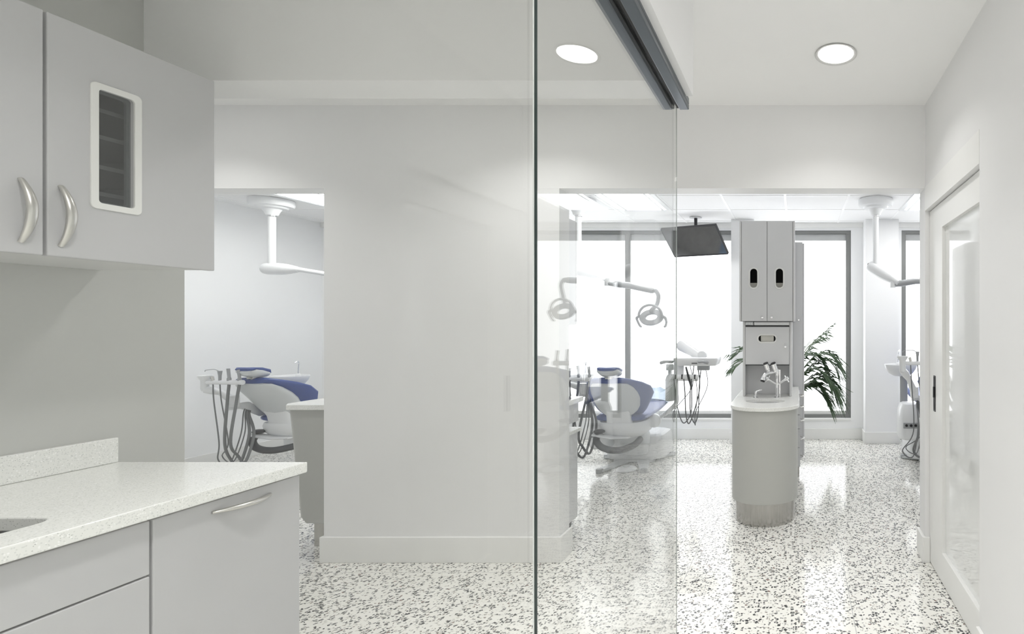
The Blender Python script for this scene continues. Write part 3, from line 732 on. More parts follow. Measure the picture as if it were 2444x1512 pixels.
CUSH = [(-0.645, 0.915, 0.115, 0.012, 0.00), (-0.625, 0.905, 0.155, 0.030, 0.005), (-0.56, 0.878, 0.192, 0.040, 0.02), (-0.46, 0.832, 0.255, 0.044, 0.045), (-0.37, 0.778, 0.312, 0.046, 0.07),
        (-0.28, 0.715, 0.320, 0.048, 0.075), (-0.19, 0.645, 0.275, 0.048, 0.05), (-0.11, 0.590, 0.235, 0.044, 0.02), (-0.06, 0.565, 0.20, 0.030, 0.0)]
SHELL = [(-0.60, 0.875, 0.11, 0.012, 0.0), (-0.575, 0.860, 0.160, 0.026, 0.01), (-0.50, 0.815, 0.195, 0.036, 0.02), (-0.41, 0.757, 0.212, 0.040, 0.03), (-0.33, 0.700, 0.215, 0.044, 0.035),
         (-0.25, 0.630, 0.200, 0.046, 0.03), (-0.21, 0.595, 0.175, 0.045, 0.02), (-0.19, 0.575, 0.14, 0.04, 0.0)]

CUSH = [(-0.06 + (y + 0.06) * 0.64, z, w_, h, c) for y, z, w_, h, c in CUSH]
SHELL = [(-0.12 + (y + 0.12) * 0.66, z, w_, h, c) for y, z, w_, h, c in SHELL]
def make_chair(X0, Y0, dz, label):
    t = thing('dental_chair', label, 'dental chair', (X0, Y0, 0), 'dental chairs facing the windows')
    up = lambda pts: [(a, b_, c + dz) for a, b_, c in pts]
    upp = lambda path: [(y, z + dz, w_, h, c) for y, z, w_, h, c in path]
    # floor plate: spread feet
    m_ = MB()
    def bar(p0, p1, w0, w1, h=0.028):
        p0, p1 = Vector(p0), Vector(p1); u = (p1 - p0).normalized(); s = Vector((-u.y, u.x))
        m_.prism([tuple(p0 + s * w0), tuple(p0 - s * w0), tuple(p1 - s * w1), tuple(p1 + s * w1)], 0.004, h)
    for a, b_, wa, wb in (((-0.05, 0.42), (-0.21, -0.10), 0.075, 0.035), ((0.05, 0.42), (0.21, -0.10), 0.075, 0.035), ((-0.1, 0.35), (-0.34, 0.44), 0.06, 0.035), ((0.1, 0.40), (0.33, 0.56), 0.08, 0.05)):
        bar(a, b_, wa, wb)
    m_.box(-0.2, 0.2, 0.25, 0.85, 0.003, 0.030)
    fp = m_.build('floor_plate', GREYP, t, bevel=0.006)
    for x, y in ((-0.21, -0.095), (0.21, -0.095), (-0.33, 0.437), (0.32, 0.553)):
        MB().lathe([(0.0, 0.0), (0.034, 0.0), (0.034, 0.03), (0.030, 0.036), (0, 0.036)], Matrix.Translation((x, y, 0)), 18).build('foot', METALG, fp)
    # pedestal block and lift casing
    ped = MB().loft([[(u, 0.52 + v, z) for u, v in sup(a, b_, 28, 5)] for z, a, b_ in ((0.031, 0.30, 0.25), (0.06, 0.31, 0.26), (0.20, 0.30, 0.25), (0.255, 0.28, 0.23), (0.27, 0.24, 0.19))]).build('pedestal', WHITEP, t)
    MB().loft([[(u, 0.18 + v + k * 0.10 , z) for u, v in sup(a, b_, 24, 4)] for z, a, b_, k in ((0.10, 0.15, 0.14, 1.2), (0.20, 0.16, 0.15, 0.8), (0.30 + dz * .7, 0.16, 0.15, 0.3), (0.345 + dz, 0.15, 0.14, 0.0))]).build('lift_casing', GREYP, t)
    # seat carrier
    MB().loft([[(u, 0.12 + v, z + dz) for u, v in sup(a, b_, 28, 3.2)] for z, a, b_ in ((0.325, 0.13, 0.20), (0.345, 0.19, 0.28), (0.40, 0.225, 0.33), (0.455, 0.235, 0.34), (0.485, 0.225, 0.33))]).build('seat_carrier', WHITEP, t)
    # seat and leg rest
    seat = MB().loft(seat_loft(upp([(-0.16, 0.520, 0.19, 0.020, 0), (-0.13, 0.522, 0.235, 0.036, 0), (0.05, 0.520, 0.245, 0.036, 0.008), (0.35, 0.520, 0.245, 0.036, 0.012), (0.62, 0.535, 0.235, 0.034, 0.012), (0.85, 0.545, 0.215, 0.032, 0.01), (1.02, 0.545, 0.19, 0.030, 0.006), (1.06, 0.545, 0.15, 0.016, 0)]))).build('seat_cushion', BLUE, t)
    MB().tube(up([(-0.236, -0.12, 0.520), (-0.248, 0.05, 0.522), (-0.248, 0.35, 0.522), (-0.238, 0.62, 0.537), (-0.217, 0.85, 0.547)]), 0.005, 8).tube(up([(0.236, -0.12, 0.520), (0.248, 0.05, 0.522), (0.248, 0.35, 0.522), (0.238, 0.62, 0.537), (0.217, 0.85, 0.547)]), 0.005, 8).build('piping', BLUE2, seat)
    # crumpled clear cover over the toe end
    rnd = random.Random(int(X0 * 100) + 7)
    secs = []
    for i, y in enumerate((0.66, 0.74, 0.82, 0.90, 0.98, 1.05, 1.09)):
        sec = []
        flare = (0, 0.006, 0.014, 0.022, 0.03, 0.045, 0.03)[i]
        for k in range(28):
            a = 2 * PI * k / 28; w_ = 0.242 - 0.008 * i
            r1 = 1 + 0.10 * rnd.uniform(-1, 1) * (1 if i else 0.2)
            sec.append((w_ * math.copysign(abs(math.cos(a)) ** 0.8, math.cos(a)) * (1 + flare), y + 0.02 * rnd.uniform(-1, 1), 0.545 + dz + (0.048 + flare * (1.6 if math.sin(a) > 0 else 0.3)) * math.sin(a) * r1))
        secs.append(sec)
    if dz == 0: MB().loft(secs).build('plastic_cover', COVER, t, label='light blue crumpled plastic cover')
    # back
    bc = MB().loft(seat_loft(upp(CUSH))).build('back_cushion', BLUE, t)
    MB().loft(seat_loft(upp(SHELL))).build('back_shell', GREYP, t)
    MB().loft([[(u, y + v * 0.55, z + dz + v * 0.25) for u, v in sup(a, b_, 22, 3.4)] for y, z, a, b_ in ((-0.15, 0.465, 0.125, 0.09), (-0.155, 0.51, 0.115, 0.085), (-0.175, 0.56, 0.112, 0.07), (-0.215, 0.625, 0.12, 0.045), (-0.25, 0.680, 0.12, 0.02))]).build('back_support', WHITEP, t)
    # headrest
    hr = MB().loft(seat_loft(upp([(-0.500, 1.006, 0.075, 0.010, 0), (-0.485, 1.004, 0.086, 0.020, 0.01), (-0.425, 0.990, 0.092, 0.026, 0.018), (-0.365, 0.975, 0.098, 0.022, 0.014), (-0.330, 0.966, 0.07, 0.010, 0)]))).build('headrest', BLUE, t)
    MB().loft(seat_loft(upp([(-0.500, 0.990, 0.070, 0.010, 0), (-0.485, 0.980, 0.088, 0.028, 0.018), (-0.425, 0.962, 0.094, 0.034, 0.02), (-0.365, 0.950, 0.095, 0.026, 0.012), (-0.335, 0.945, 0.06, 0.010, 0)]))).build('headrest_shell', GREYP, hr)
    br = MB().tube(up([(0, -0.425, 0.945), (0, -0.425, 0.925), (0, -0.42, 0.895), (0, -0.40, 0.870)]), 0.014, 10)
    br.box(-0.028, 0.028, -0.45, -0.40, 0.918 + dz, 0.935 + dz).box(-0.020, 0.020, -0.43, -0.39, 0.868 + dz, 0.90 + dz)
    br.build('headrest_bracket', STEEL, hr, bevel=0.003)
    # touch bar under the seat carrier, a foot disc on the floor
    MB().tube(spline(up([(-0.18, -0.23, 0.375), (-0.175, -0.26, 0.335), (-0.12, -0.285, 0.285), (-0.03, -0.29, 0.258), (0.06, -0.26, 0.255), (0.13, -0.14, 0.27), (0.14, 0.02, 0.29)])), 0.030, 14).build('rubber_bumper', HOSED, t)
    MB().loft([[(x, y + v, z + dz + w_) for v, w_ in sup(0.055, 0.012, 14, 3)] for x, y, z in ((-0.22, -0.21, 0.385), (-0.14, -0.22, 0.372), (-0.04, -0.20, 0.352), (0.08, -0.14, 0.345), (0.14, 0.0, 0.345))]).build('switch_bracket', WHITEP, t)
    MB().loft([[(x, -0.20 + v, 0.41 + dz + w_) for v, w_ in sup(a, b_, 14, 2.4)] for x, a, b_ in ((-0.22, 0.02, 0.008), (-0.20, 0.045, 0.018), (-0.15, 0.045, 0.018), (-0.12, 0.02, 0.008))]).build('switch_pad', HOSED, t)
    fc = MB().lathe([(0.0, 0.003), (0.095, 0.003), (0.098, 0.012), (0.085, 0.026), (0.05, 0.034), (0.0, 0.036)], Matrix.Translation((0.02, -0.02, 0)), 32).build('foot_control', WHITEP, t)
    MB().lathe([(0.030, 0.035), (0.033, 0.046), (0.0, 0.048)], Matrix.Translation((0.02, -0.02, 0)), 24).build('pedal', GREYP, fc)
    return t

def assistant_arm(t, X0, Y0, cup, yaw, hose_drop, elbow, root):
    """bar of suction instruments on the chair's left; cup is its free end (world)"""
    o = Vector((X0, Y0, 0)); c = Vector(cup) - o; e = Vector(elbow) - o; r = Vector(root) - o
    d = Vector((math.cos(yaw), math.sin(yaw), 0))
    a = MB().lathe([(0.0, 0.050), (0.040, 0.052), (0.046, 0.060), (0.046, 0.048), (0.027, 0.018), (0.027, -0.055), (0.020, -0.075), (0.0, -0.076)], Matrix.Translation(c), 24)
    arm = a.build('assistant_arm', WHITEP, t)
    L_ = 0.33
    MB().tube([c + d * 0.0, c + d * L_], [0.017, 0.021], 14).build('holder_bar', WHITEP, arm)
    MB().tube([c + Vector((0, 0, -0.06)), c.lerp(e, 0.25) + Vector((0, 0, -0.03)), c.lerp(e, 0.55), e], [0.030, 0.034, 0.024, 0.034], 16).lathe([(0, -0.05), (0.036, -0.05), (0.038, 0.0), (0.036, 0.045), (0, 0.05)], Matrix.Translation(e), 20).build('swing_arm', WHITEP, arm)
    f = e.lerp(r, 0.35); f.z = e.z - 0.055
    MB().loft([[p + Vector((0, v, w_)) for v, w_ in sup(0.05, 0.028, 14, 4)] for p in (e + Vector((-0.02, 0, -0.055)), f, r)]).build('base_bracket', WHITEP, arm)
    kinds = [(0.07, 'tip', 0.05), (0.13, 'syringe', 0.10), (0.21, 'suction', 0.12), (0.30, 'suction', 0.11)]
    drop = hose_drop
    for k, (s, kind, h) in enumerate(kinds):
        b_ = c + d * s
        if kind == 'syringe':
            m_ = MB().tube([b_ + Vector((0, 0, 0.016)), b_ + Vector((0, 0, h * 0.6)), b_ + Vector((0, 0, h))], [0.010, 0.011, 0.017], 12)
            m_.tube(spline([b_ + Vector((-0.012, 0, h)), b_ - d * 0.05 + Vector((0, 0, h + 0.012)), b_ - d * 0.12 + Vector((0, 0, h + 0.006)), b_ - d * 0.13 + Vector((0, 0, h - 0.006))], 5), 0.003, 8)
        else:
            m_ = MB().tube([b_ + Vector((0, 0, 0.012)), b_ + Vector((0, 0, h * 0.3)), b_ + Vector((0, 0, h * 0.35)), b_ + Vector((-0.008, 0, h))], [0.015, 0.015, 0.011, 0.012], 12)
        m_.build('suction_tip', METALG if kind != 'tip' else STEEL, arm)
        rad = (0.005, 0.0045, 0.0105, 0.0105)[k]
        q = f.lerp(r, 0.02 + 0.08 * k) + Vector((0, 0, -0.03))
        low = Vector((b_.x * 0.55 + q.x * 0.45, b_.y * 0.5 + q.y * 0.5, drop + 0.03 * (k % 2)))
        sw = (0.03, 0.05, -0.06, -0.10)[k]
        pts = spline([b_ + Vector((0, 0, -0.01)), b_ + d * sw * 0.25 + Vector((0, 0, -0.16)), b_ + d * sw + Vector((0, 0.02, (drop - b_.z) * 0.72)), low + Vector((-0.09 - sw * 0.2, 0, 0.03)), low + Vector((0.0, 0, -0.02)), q.lerp(low, 0.45) + Vector((0.025 + 0.01 * k, 0, -0.02)), q.lerp(low, 0.1), q], 9)
        MB().tube(pts, rad, 10).build('hose', HOSE, arm)
    return arm

def cuspidor(t, X0, Y0, bx, by, bz, ux, uy, dz):
    """spittoon bowl on a column over the water unit"""
    o = Vector((X0, Y0, 0)); b = Vector((bx, by, bz)) - o; u = Vector((ux, uy, 0)) - o
    unit = MB().loft([[(u.x + p, u.y + q, z) for p, q in sup(a, c, 22, 3.4)] for z, a, c in ((0.18 + dz, 0.085, 0.12), (0.20 + dz, 0.10, 0.14), (0.40 + dz, 0.10, 0.14), (0.47 + dz, 0.095, 0.135), (0.53 + dz, 0.075, 0.11), (0.545 + dz, 0.05, 0.08))]).build('water_unit', WHITEP, t)
    MB().box(u.x - 0.075, u.x + 0.075, u.y - 0.146, u.y - 0.128, 0.30 + dz, 0.355 + dz).build('control_panel', METALG, unit, bevel=0.004)
    for k in range(3):
        MB().lathe([(0, 0), (0.014, 0), (0.012, 0.010), (0, 0.011)], Matrix.Translation((u.x - 0.045 + 0.045 * k, u.y - 0.146, 0.33 + dz)) @ Matrix.Rotation(PI / 2, 4, 'X'), 14).build('port', BLACK, unit)
    MB().lathe([(0, 0.50 + dz), (0.042, 0.50 + dz), (0.044, 0.52 + dz), (0.040, 0.53 + dz), (0.040, b.z - 0.10), (0.0, b.z - 0.10)], Matrix.Translation((u.x * 0.4 + b.x * 0.6, u.y * 0.4 + b.y * 0.6, 0)), 22).build('column', METALG, unit)
    bowl = MB().lathe([(0.0, -0.115), (0.07, -0.112), (0.12, -0.085), (0.155, -0.04), (0.168, 0.0), (0.166, 0.006), (0.158, 0.004), (0.145, -0.03), (0.10, -0.06), (0.0, -0.07)], Matrix.Translation(b), 32, sy=0.8).build('bowl', WHITEP, t, label='white glossy spittoon bowl')
    s = b + Vector((-0.01, 0.10, 0))
    MB().tube(spline([s + Vector((0, 0, -0.02)), s + Vector((0, 0, 0.06)), s + Vector((0.004, 0, 0.12)), s + Vector((0.01, -0.02, 0.145)), s + Vector((0.006, -0.045, 0.13))], 6), 0.007, 10).build('spout', CHROME, bowl)
    MB().lathe([(0, 0), (0.022, 0), (0.020, 0.03), (0.012, 0.036), (0, 0.036)], Matrix.Translation(s + Vector((0.0, 0, -0.02))), 16).build('spout_base', WHITEP, bowl)
    return bowl

def delivery(t, X0, Y0, tx, ty, tz, hub, post, dz=0):
    """tray of handpieces on an arm at the chair's right"""
    o = Vector((X0, Y0, 0)); T = Vector((tx, ty, tz)) - o; hub = Vector(hub) - o; post = Vector(post) - o
    arm = MB().tube([hub + Vector((-0.09, 0, 0.0)), hub + Vector((0.0, 0, 0))], [0.045, 0.050], 18).build('delivery_arm', WHITEP, t)
    MB().lathe([(0, 0), (0.062, 0), (0.066, 0.012), (0.066, 0.05), (0.05, 0.055), (0, 0.055)], Matrix.Translation(hub + Vector((0, -0.03, 0))) @ Matrix.Rotation(PI / 2, 4, 'X'), 26).build('hub', WHITEP, arm)
    top = post.copy(); top.z = T.z + 0.02
    MB().tube(spline([hub, hub.lerp(post, 0.5) + Vector((0, 0, 0.03)), post + Vector((-0.06, 0, 0.03)), post + Vector((0.0, 0, 0.10)), post + Vector((0.0, 0, 0.22)), Vector((post.x, post.y, T.z - 0.16)), Vector((post.x, post.y, T.z - 0.03))], 8), 0.021, 16).build('post', WHITEP, arm)
    MB().loft([[(top + Vector((0.02, 0.16, 0.10))).lerp(T + Vector((0.02, 0.05, 0.02)), k) + Vector((u * (1 - 0.35 * k), 0, v * (1 - 0.35 * k))) for u, v in sup(0.055, 0.055, 18, 2)] for k in (0, 0.3, 0.7, 1.0)]).lathe([(0, -0.03), (0.042, -0.03), (0.042, 0.03), (0, 0.03)], Matrix.Translation(T + Vector((0.03, 0.06, 0.035))) @ Matrix.Rotation(PI / 2, 4, 'X'), 22).build('spring_arm', WHITEP, arm)
    # bottle beside the post
    bo = MB().lathe([(0, 0), (0.040, 0), (0.042, 0.01), (0.042, 0.20), (0.030, 0.235), (0.016, 0.25), (0.016, 0.285), (0.036, 0.29), (0.036, 0.335), (0.030, 0.345), (0, 0.345)], Matrix.Translation(Vector((post.x - 0.055, post.y - 0.02, T.z - 0.39))), 24)
    bo.build('water_bottle', WHITEP, arm)
    # tray: rounded wedge
    hw, hd = 0.205, 0.15
    prof = lambda y, k: rrect(-hw, hw, 0, 1, 0.02)
    tray = MB().loft([[(T.x + x * s, T.y + y * s, T.z + z) for x, y in rrect(-hw, hw, -hd, hd, 0.035, 5)] for z, s in ((-0.052, 0.88), (-0.045, 0.93), (-0.005, 0.99), (0.012, 1.0), (0.020, 0.97))]).build('delivery_tray', WHITEP, arm, sharp=60)
    for sx in (-1, 1):
        x = T.x + (-0.205 if sx < 0 else 0.035)
        h0 = Vector((x, T.y - hd + 0.01, T.z - 0.012))
        MB().tube(spline([h0, h0 + Vector((0.01 * sx, -0.03, 0)), h0 + Vector((0.05 * sx, -0.06, 0.004)), h0 + Vector((0.10 * sx, -0.07, -0.008))], 5), [0.012] * 11 + [0.015] * 4 + [0.010], 12).build('tray_handle', METALG, arm)
    MB().box(T.x - 0.03, T.x + 0.02, T.y - hd - 0.0015, T.y - hd + 0.004, T.z - 0.030, T.z - 0.024).build('label_strip', BLACK, arm)
    MB().box(T.x + 0.01, T.x + 0.12, T.y - 0.10, T.y - 0.04, T.z - 0.095, T.z - 0.053).build('film_viewer', METALG, arm, bevel=0.003)
    # instrument holder
    H = Vector((T.x - 0.095, T.y - 0.15, T.z - 0.155))
    MB().loft([[(T + Vector((-0.15 + u, -0.05 + v, -0.052))).lerp(H + Vector((-0.04 + u, 0.02 + v, 0.01)), k) for u, v in sup(0.028, 0.016, 14, 3)] for k in (0, 0.5, 1.0)]).build('holder_bracket', WHITEP, arm)
    hl = MB().tube([H + Vector((-0.125, 0, 0)), H + Vector((-0.115, 0, 0)), H + Vector((0.115, 0, -0.004)), H + Vector((0.125, 0, -0.004))], [0.022, 0.031, 0.031, 0.026], 20).build('instrument_holder', WHITEP, arm)
    for k in range(4):
        x = -0.075 + 0.058 * k
        MB().box(H.x + x - 0.006, H.x + x + 0.006, H.y - 0.034, H.y - 0.012, H.z - 0.012, H.z + 0.029).build('slot', HOSED, hl)
    # dark handpiece in its slot and five looping hoses
    MB().tube([H + Vector((0.02, -0.035, 0.10)), H + Vector((0.045, -0.034, 0.0)), H + Vector((0.07, -0.03, -0.10))], [0.008, 0.011, 0.007], 12).build('handpiece', HOSED, arm)
    lows = [(-0.09, -0.10, -0.56, 0.0035), (-0.06, 0.055, -0.57, 0.0050), (0.0, 0.08, -0.575, 0.0055), (0.07, 0.12, -0.57, 0.0050), (0.11, 0.09, -0.59, 0.0035)]
    for k, (xa, xb, dp, rr) in enumerate(lows):
        p = H + Vector((xa, -0.03, -0.01))
        q = T + Vector((-0.07 + 0.035 * k, -0.02, -0.055))
        z = H.z + dp + 0.155
        b0 = Vector((H.x + xa * 0.9 + 0.01 * (k % 3), p.y - 0.01, z + 0.10)); b1 = Vector((H.x + (xa + xb) / 2, p.y + 0.02, z)); b2 = Vector((H.x + xb, p.y + 0.06, z + 0.10))
        MB().tube(spline([p, p + Vector((0.012 * (-1) ** k, -0.006, -0.14)), b0, b1, b2, q + Vector((0.02 * (-1) ** k, 0, -0.20)), q], 9), rr, 9).build('hose', HOSE, arm)
    return arm

def dental_light(px, py, pts, head, label, tilt=0.5, yaw=0.0):
    """ceiling post, knuckle, two arms and a ring lamp head"""
    t = thing('dental_light', label, 'dental light', (px, py, ZD), 'ceiling-hung dental lights')
    o = Vector((px, py, ZD))
    MB().lathe([(0.0, -0.005), (0.165, -0.005), (0.170, -0.012), (0.170, -0.055), (0.160, -0.072), (0.125, -0.078), (0.115, -0.092), (0.075, -0.100), (0.058, -0.128), (0.046, -0.160), (0.0, -0.160)], seg=36).build('canopy', WHITEP, t)
    MB().lathe([(0.0, -0.158), (0.034, -0.158), (0.036, -0.166), (0.034, -0.174), (0.0, -0.174)], seg=24).build('collar', CHROME, t)
    kz = pts[0][2] - ZD
    MB().lathe([(0.0, -0.17), (0.030, -0.17), (0.030, kz + 0.03), (0.0, kz + 0.03)], seg=24).build('post', WHITEP, t)
    P = [Vector(p) - o for p in pts]
    d = (P[1] - P[0]).normalized()
    k0 = P[0] - d * 0.075
    n = 14; Ls = 0.36
    kn = MB().tube([k0 + d * (Ls * i / n) for i in range(n + 1)], [0.050, 0.056, 0.0575, 0.058, 0.058, 0.058, 0.0575, 0.056, 0.054, 0.051, 0.047, 0.042, 0.036, 0.031, 0.027], 22).build('knuckle', WHITEP, t)
    fc = MB().tube([k0 - d * 0.004, k0 + d * 0.001], [0.045, 0.047], 22).build('end_plate', CHROME, kn)
    w1 = d.cross(Vector((0, 0, 1))).normalized()
    for s in (-1, 1):
        c = k0 - d * 0.005 + w1 * 0.022 * s + Vector((0, 0, 0.014))
        MB().tube([c, c - d * 0.003], 0.011, 12).build('screw_hole', BLACK, kn)
    MB().tube([k0 + d * 0.30] + P[1:3], [0.022, 0.021, 0.021], 14).tube([P[2] + Vector((0, 0, 0.02)), P[2] + Vector((0, 0, -0.055))], 0.026, 16).build('upper_arm', WHITEP, t)
    if len(P) > 3:
        MB().tube([P[2] + Vector((0, 0, -0.03)), P[2].lerp(P[3], 0.12) + Vector((0, 0, -0.028)), P[2].lerp(P[3], 0.18) + Vector((0, 0, -0.02)), P[2].lerp(P[3], 0.5), P[2].lerp(P[3], 0.96), P[3]], [0.020, 0.020, 0.030, 0.032, 0.028, 0.024], 14).build('lower_arm', METALG, t)
        hd = Vector(head) - o
        MB().tube(spline([P[3] + Vector((-0.02, 0, 0.0)), P[3] + Vector((0.02, 0, 0.0)), P[3] + Vector((0.045, 0, -0.05)), P[3] + Vector((0.03, 0, -0.13)), hd + Vector((-0.005, 0.02, 0.07)), hd + Vector((0.0, 0.02, 0.045))], 6), 0.020, 14, flat=0.8).build('drop_arm', METALG, t)
        M = Matrix.Translation(hd) @ Matrix.Rotation(yaw, 4, 'Z') @ Matrix.Rotation(tilt, 4, 'X')
        N = 36
        oo = [(0.118 * math.cos(2*PI*k/N), 0.085 * math.sin(2*PI*k/N)) for k in range(N)]
        ii = [(0.058 * math.cos(2*PI*k/N), 0.036 * math.sin(2*PI*k/N)) for k in range(N)]
        ring = MB().holed(oo, ii, -0.014, 0.014, lambda a, b_, h: M @ Vector((a, b_, h))).build('lamp_head', METALG, t, bevel=0.005)
        for k in range(10):
            a = 2 * PI * (k + 0.5) / 10
            MB().lathe([(0, -0.0165), (0.0105, -0.0165), (0.0105, -0.0135), (0, -0.0135)], M @ Matrix.Translation((0.088 * math.cos(a), 0.062 * math.sin(a), 0)), 12).build('led_lens', WHITEP, ring)
        # rear yoke and two hook handles
        yk = [M @ Vector((0.115 * math.cos(a), 0.085 * math.sin(a) + 0.0, 0.03 + 0.055 * math.sin(a))) for a in [PI * k / 14 for k in range(15)]]
        MB().tube(yk, 0.012, 10).build('yoke', METALG, ring)
        for s in (-1, 1):
            MB().tube(spline([M @ Vector((0.112 * s, 0, 0.02)), M @ Vector((0.140 * s, -0.01, 0.01)), M @ Vector((0.142 * s, -0.03, -0.03)), M @ Vector((0.128 * s, -0.055, -0.065)), M @ Vector((0.112 * s, -0.06, -0.072))], 5), [0.013] * 8 + [0.011] * 9 + [0.010] * 4, 10).build('grip', METALG, ring)
    return t

# left chair
c1 = make_chair(-4.79, 5.0, 0.0, 'navy dental chair seen through the left doorway')
assistant_arm(c1, -4.79, 5.0, at(489, 912, 4.5), 0.0, 0.17, at(558, 956, 4.6), at(628, 984, 4.9))
cuspidor(c1, -4.79, 5.0, *at(692, 897, 5.3), -4.96, 5.22, 0.0)
# middle chair
c2 = make_chair(-1.65, 5.0, 0.0, 'navy dental chair seen through the glass panel')
assistant_arm(c2, -1.65, 5.0, at(1322, 905, 4.6), 0.15, 0.22, at(1392, 926, 4.7), at(1425, 960, 4.95))
cuspidor(c2, -1.65, 5.0, *at(1390, 897, 5.3), -1.93, 5.18, 0.0)
delivery(c2, -1.65, 5.0, *at(1666, 857, 4.9), at(1566, 1000, 5.15), at(1614, 985, 4.92))
# right chair, raised a little, mostly behind the door jamb
c3 = make_chair(1.45, 5.0, 0.10, 'raised navy dental chair half hidden by the right door jamb')
assistant_arm(c3, 1.45, 5.0, at(2154, 866, 4.5), 0.0, 0.24, at(2182, 935, 4.7), at(2200, 955, 4.95))
cuspidor(c3, 1.45, 5.0, *at(2150, 870, 5.3), 1.12, 5.22, 0.08)
delivery(c3, 1.45, 5.0, 2.05, 4.9, 1.12, (1.56, 5.15, 0.52), (1.88, 4.92, 0.62))

dental_light(-5.17, 5.12, [(-5.17, 5.12, 1.945), tuple(at(715, 643, 5.1)), tuple(at(800, 657, 5.1)), tuple(at(935, 700, 5.1))], tuple(at(930, 755, 5.0)), 'white ceiling-hung dental light in the left doorway', 0.6, 0.2)
dental_light(-2.15, 5.12, [(-2.15, 5.12, 1.935), tuple(at(1415, 652, 5.08)), tuple(at(1449, 668, 5.0)), tuple(at(1560, 694, 4.95))], tuple(at(1555, 757, 4.9)), 'ceiling-hung dental light seen through the glass before the wide window', 1.05, -0.15)
dental_light(0.78, 5.12, [(0.78, 5.12, 1.94), tuple(at(2112, 655, 5.06)), tuple(at(2131, 672, 5.0)), tuple(at(2237, 668, 4.95))], (1.34, 4.9, 1.52), 'white ceiling-hung dental light near the right door jamb', 1.05, 0.15)

# ------------------------------------------------------------------ ceiling-hung monitor
t = thing('monitor', 'dark monitor tilted down from a ceiling pole in front of the window', 'monitor', (-1.169, 5.94, 2.340))
rotm = Matrix.Rotation(-0.3706, 4, 'Z') @ Matrix.Rotation(0.7924, 4, 'X')
mw, mh = 0.36, 0.2025
fr = MB().holed([(x, z) for x, z in rrect(-mw, mw, -mh, mh, 0.004, 2)], rrect(-mw + 0.010, mw - 0.010, -mh + 0.012, mh - 0.010, 0.002, 2), -0.003, 0.030, lambda a, b_, h: rotm @ Vector((a, h, b_))).build('bezel', BLACK, t, bevel=0.002)
m_ = MB().box(-mw + 0.009, mw - 0.009, 0.002, 0.012, -mh + 0.011, mh - 0.009, rotm); m_.build('screen', SCREEN, t)
m_ = MB().box(-mw + 0.012, mw - 0.012, 0.014, 0.034, -mh + 0.012, mh - 0.012, rotm).box(-0.16, 0.16, 0.034, 0.050, -0.10, 0.10, rotm); m_.build('back_cover', BLACK, t, bevel=0.003)
pb = rotm @ Vector((0, 0.05, 0.02))
MB().tube([pb, pb + Vector((0, 0.03, 0.05)), Vector((pb.x, pb.y + 0.03, ZD - 2.34 - 0.012))], 0.019, 14).build('pole', BLACK, t)
MB().lathe([(0, -0.012), (0.07, -0.012), (0.07, -0.004), (0, -0.004)], Matrix.Translation((pb.x, pb.y + 0.03, ZD - 2.34)), 24).build('ceiling_plate', WHITEP, t)

# ------------------------------------------------------------------ potted palm behind the tall cabinet
t = thing('potted_palm', 'potted palm with feathery fronds behind the island tower', 'plant', (-0.18, 5.62, 0))
MB().lathe([(0, 0), (0.12, 0), (0.135, 0.02), (0.17, 0.30), (0.175, 0.33), (0.16, 0.33), (0.15, 0.29), (0, 0.29)], seg=30).build('pot', POT, t)
MB().lathe([(0, 0.291), (0.151, 0.291), (0.10, 0.302), (0, 0.305)], seg=20).build('soil', SOIL, t)
rp = random.Random(4)
def frond(ctrl, n=40, lw=0.012, ll=0.22):
    """arching stem through the control points, with paired leaflets"""
    pts = spline(ctrl, n // (len(ctrl) - 1)); n = len(pts) - 1
    d = (pts[-1] - pts[0]); d.z = 0; d.normalize(); s = Vector((-d.y, d.x, 0))
    st = MB().tube(pts, [0.007 * (1 - 0.8 * k / n) + 0.001 for k in range(n + 1)], 6).build('frond_stem', STEM, t)
    m_ = MB()
    for k in range(int(n * 0.36), n + 1):
        u = k / n; tv = (pts[k] - pts[k - 1]).normalized()
        L_ = ll * (0.5 + 0.6 * math.sin(PI * (u - 0.25) / 0.85)) * rp.uniform(0.85, 1.1)
        for sg in (-1, 1):
            dr = (s * sg * (0.85 - 0.45 * u) + tv * 0.8 + Vector((0, 0, rp.uniform(-0.12, 0.12)))).normalized()
            base = pts[k]; w_ = tv * lw
            mid = base + dr * L_ * 0.55 + Vector((0, 0, -0.05 * L_)); tip = base + dr * L_ + Vector((0, 0, -0.35 * L_ * rp.uniform(0.5, 1.4)))
            nn = dr.cross(tv).normalized() * 0.0012
            ring = lambda c, ww: [c - w_ * ww, c + nn, c + w_ * ww, c - nn]
            m_.loft([ring(base, 0.35), ring(base.lerp(mid, 0.5), 1.0), ring(mid, 1.0), ring(tip, 0.08)], smooth=False)
    m_.build('leaflets', LEAF, st)
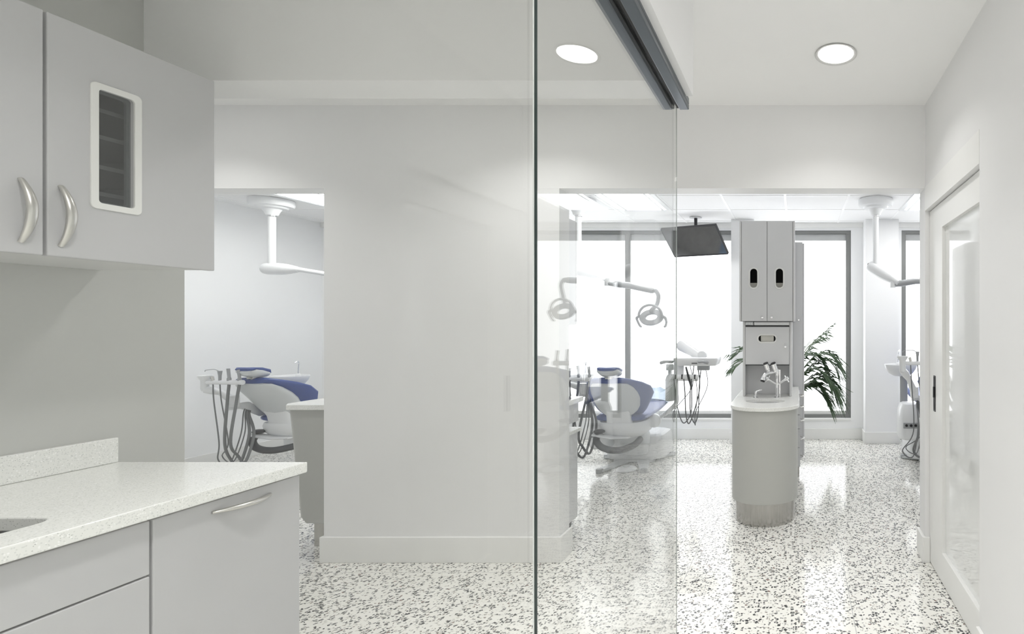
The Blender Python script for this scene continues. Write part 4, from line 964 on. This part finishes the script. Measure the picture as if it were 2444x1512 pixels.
def arch(az, prof, **k):
    d = Vector((math.cos(az), math.sin(az), 0))
    frond([d * r + Vector((0, 0, z)) for r, z in prof], **k)
for az, prof, ll, lw in (
    (0.10, [(0.02, 0.30), (0.14, 0.80), (0.32, 1.14), (0.54, 1.36)], 0.19, 0.009),
    (0.55, [(0.02, 0.30), (0.12, 0.75), (0.34, 1.12), (0.56, 1.25)], 0.20, 0.010),
    (-0.20, [(0.02, 0.30), (0.18, 0.78), (0.36, 1.04), (0.52, 1.08), (0.64, 0.98)], 0.22, 0.013),
    (0.25, [(0.02, 0.30), (0.20, 0.76), (0.40, 0.98), (0.56, 0.99), (0.66, 0.88)], 0.22, 0.013),
    (-0.45, [(0.02, 0.30), (0.16, 0.70), (0.32, 0.90), (0.46, 0.92), (0.56, 0.84)], 0.24, 0.014),
    (-0.30, [(0.02, 0.30), (0.18, 0.62), (0.36, 0.80), (0.52, 0.80), (0.62, 0.70)], 0.28, 0.016),
    (0.05, [(0.02, 0.30), (0.18, 0.66), (0.36, 0.84), (0.50, 0.80), (0.58, 0.68)], 0.27, 0.016),
    (0.40, [(0.02, 0.30), (0.18, 0.62), (0.34, 0.74), (0.48, 0.70), (0.58, 0.58)], 0.25, 0.015),
    (-0.10, [(0.02, 0.30), (0.14, 0.58), (0.28, 0.72), (0.40, 0.70), (0.50, 0.60)], 0.26, 0.015),
    (0.0, [(0.02, 0.30), (0.12, 0.80), (0.24, 1.02), (0.34, 1.06), (0.44, 1.00)], 0.22, 0.013),
    (3.0, [(0.02, 0.30), (0.12, 0.80), (0.32, 1.10), (0.50, 1.08)], 0.20, 0.009),
    (3.4, [(0.02, 0.30), (0.14, 0.78), (0.34, 1.00), (0.50, 0.95)], 0.18, 0.010),
    (1.6, [(0.02, 0.30), (0.08, 0.80), (0.24, 1.10), (0.42, 1.10)], 0.20, 0.012),
    (2.3, [(0.02, 0.30), (0.10, 0.70), (0.24, 0.92), (0.38, 0.86)], 0.20, 0.012)):
    arch(az, prof, ll=ll, lw=lw)
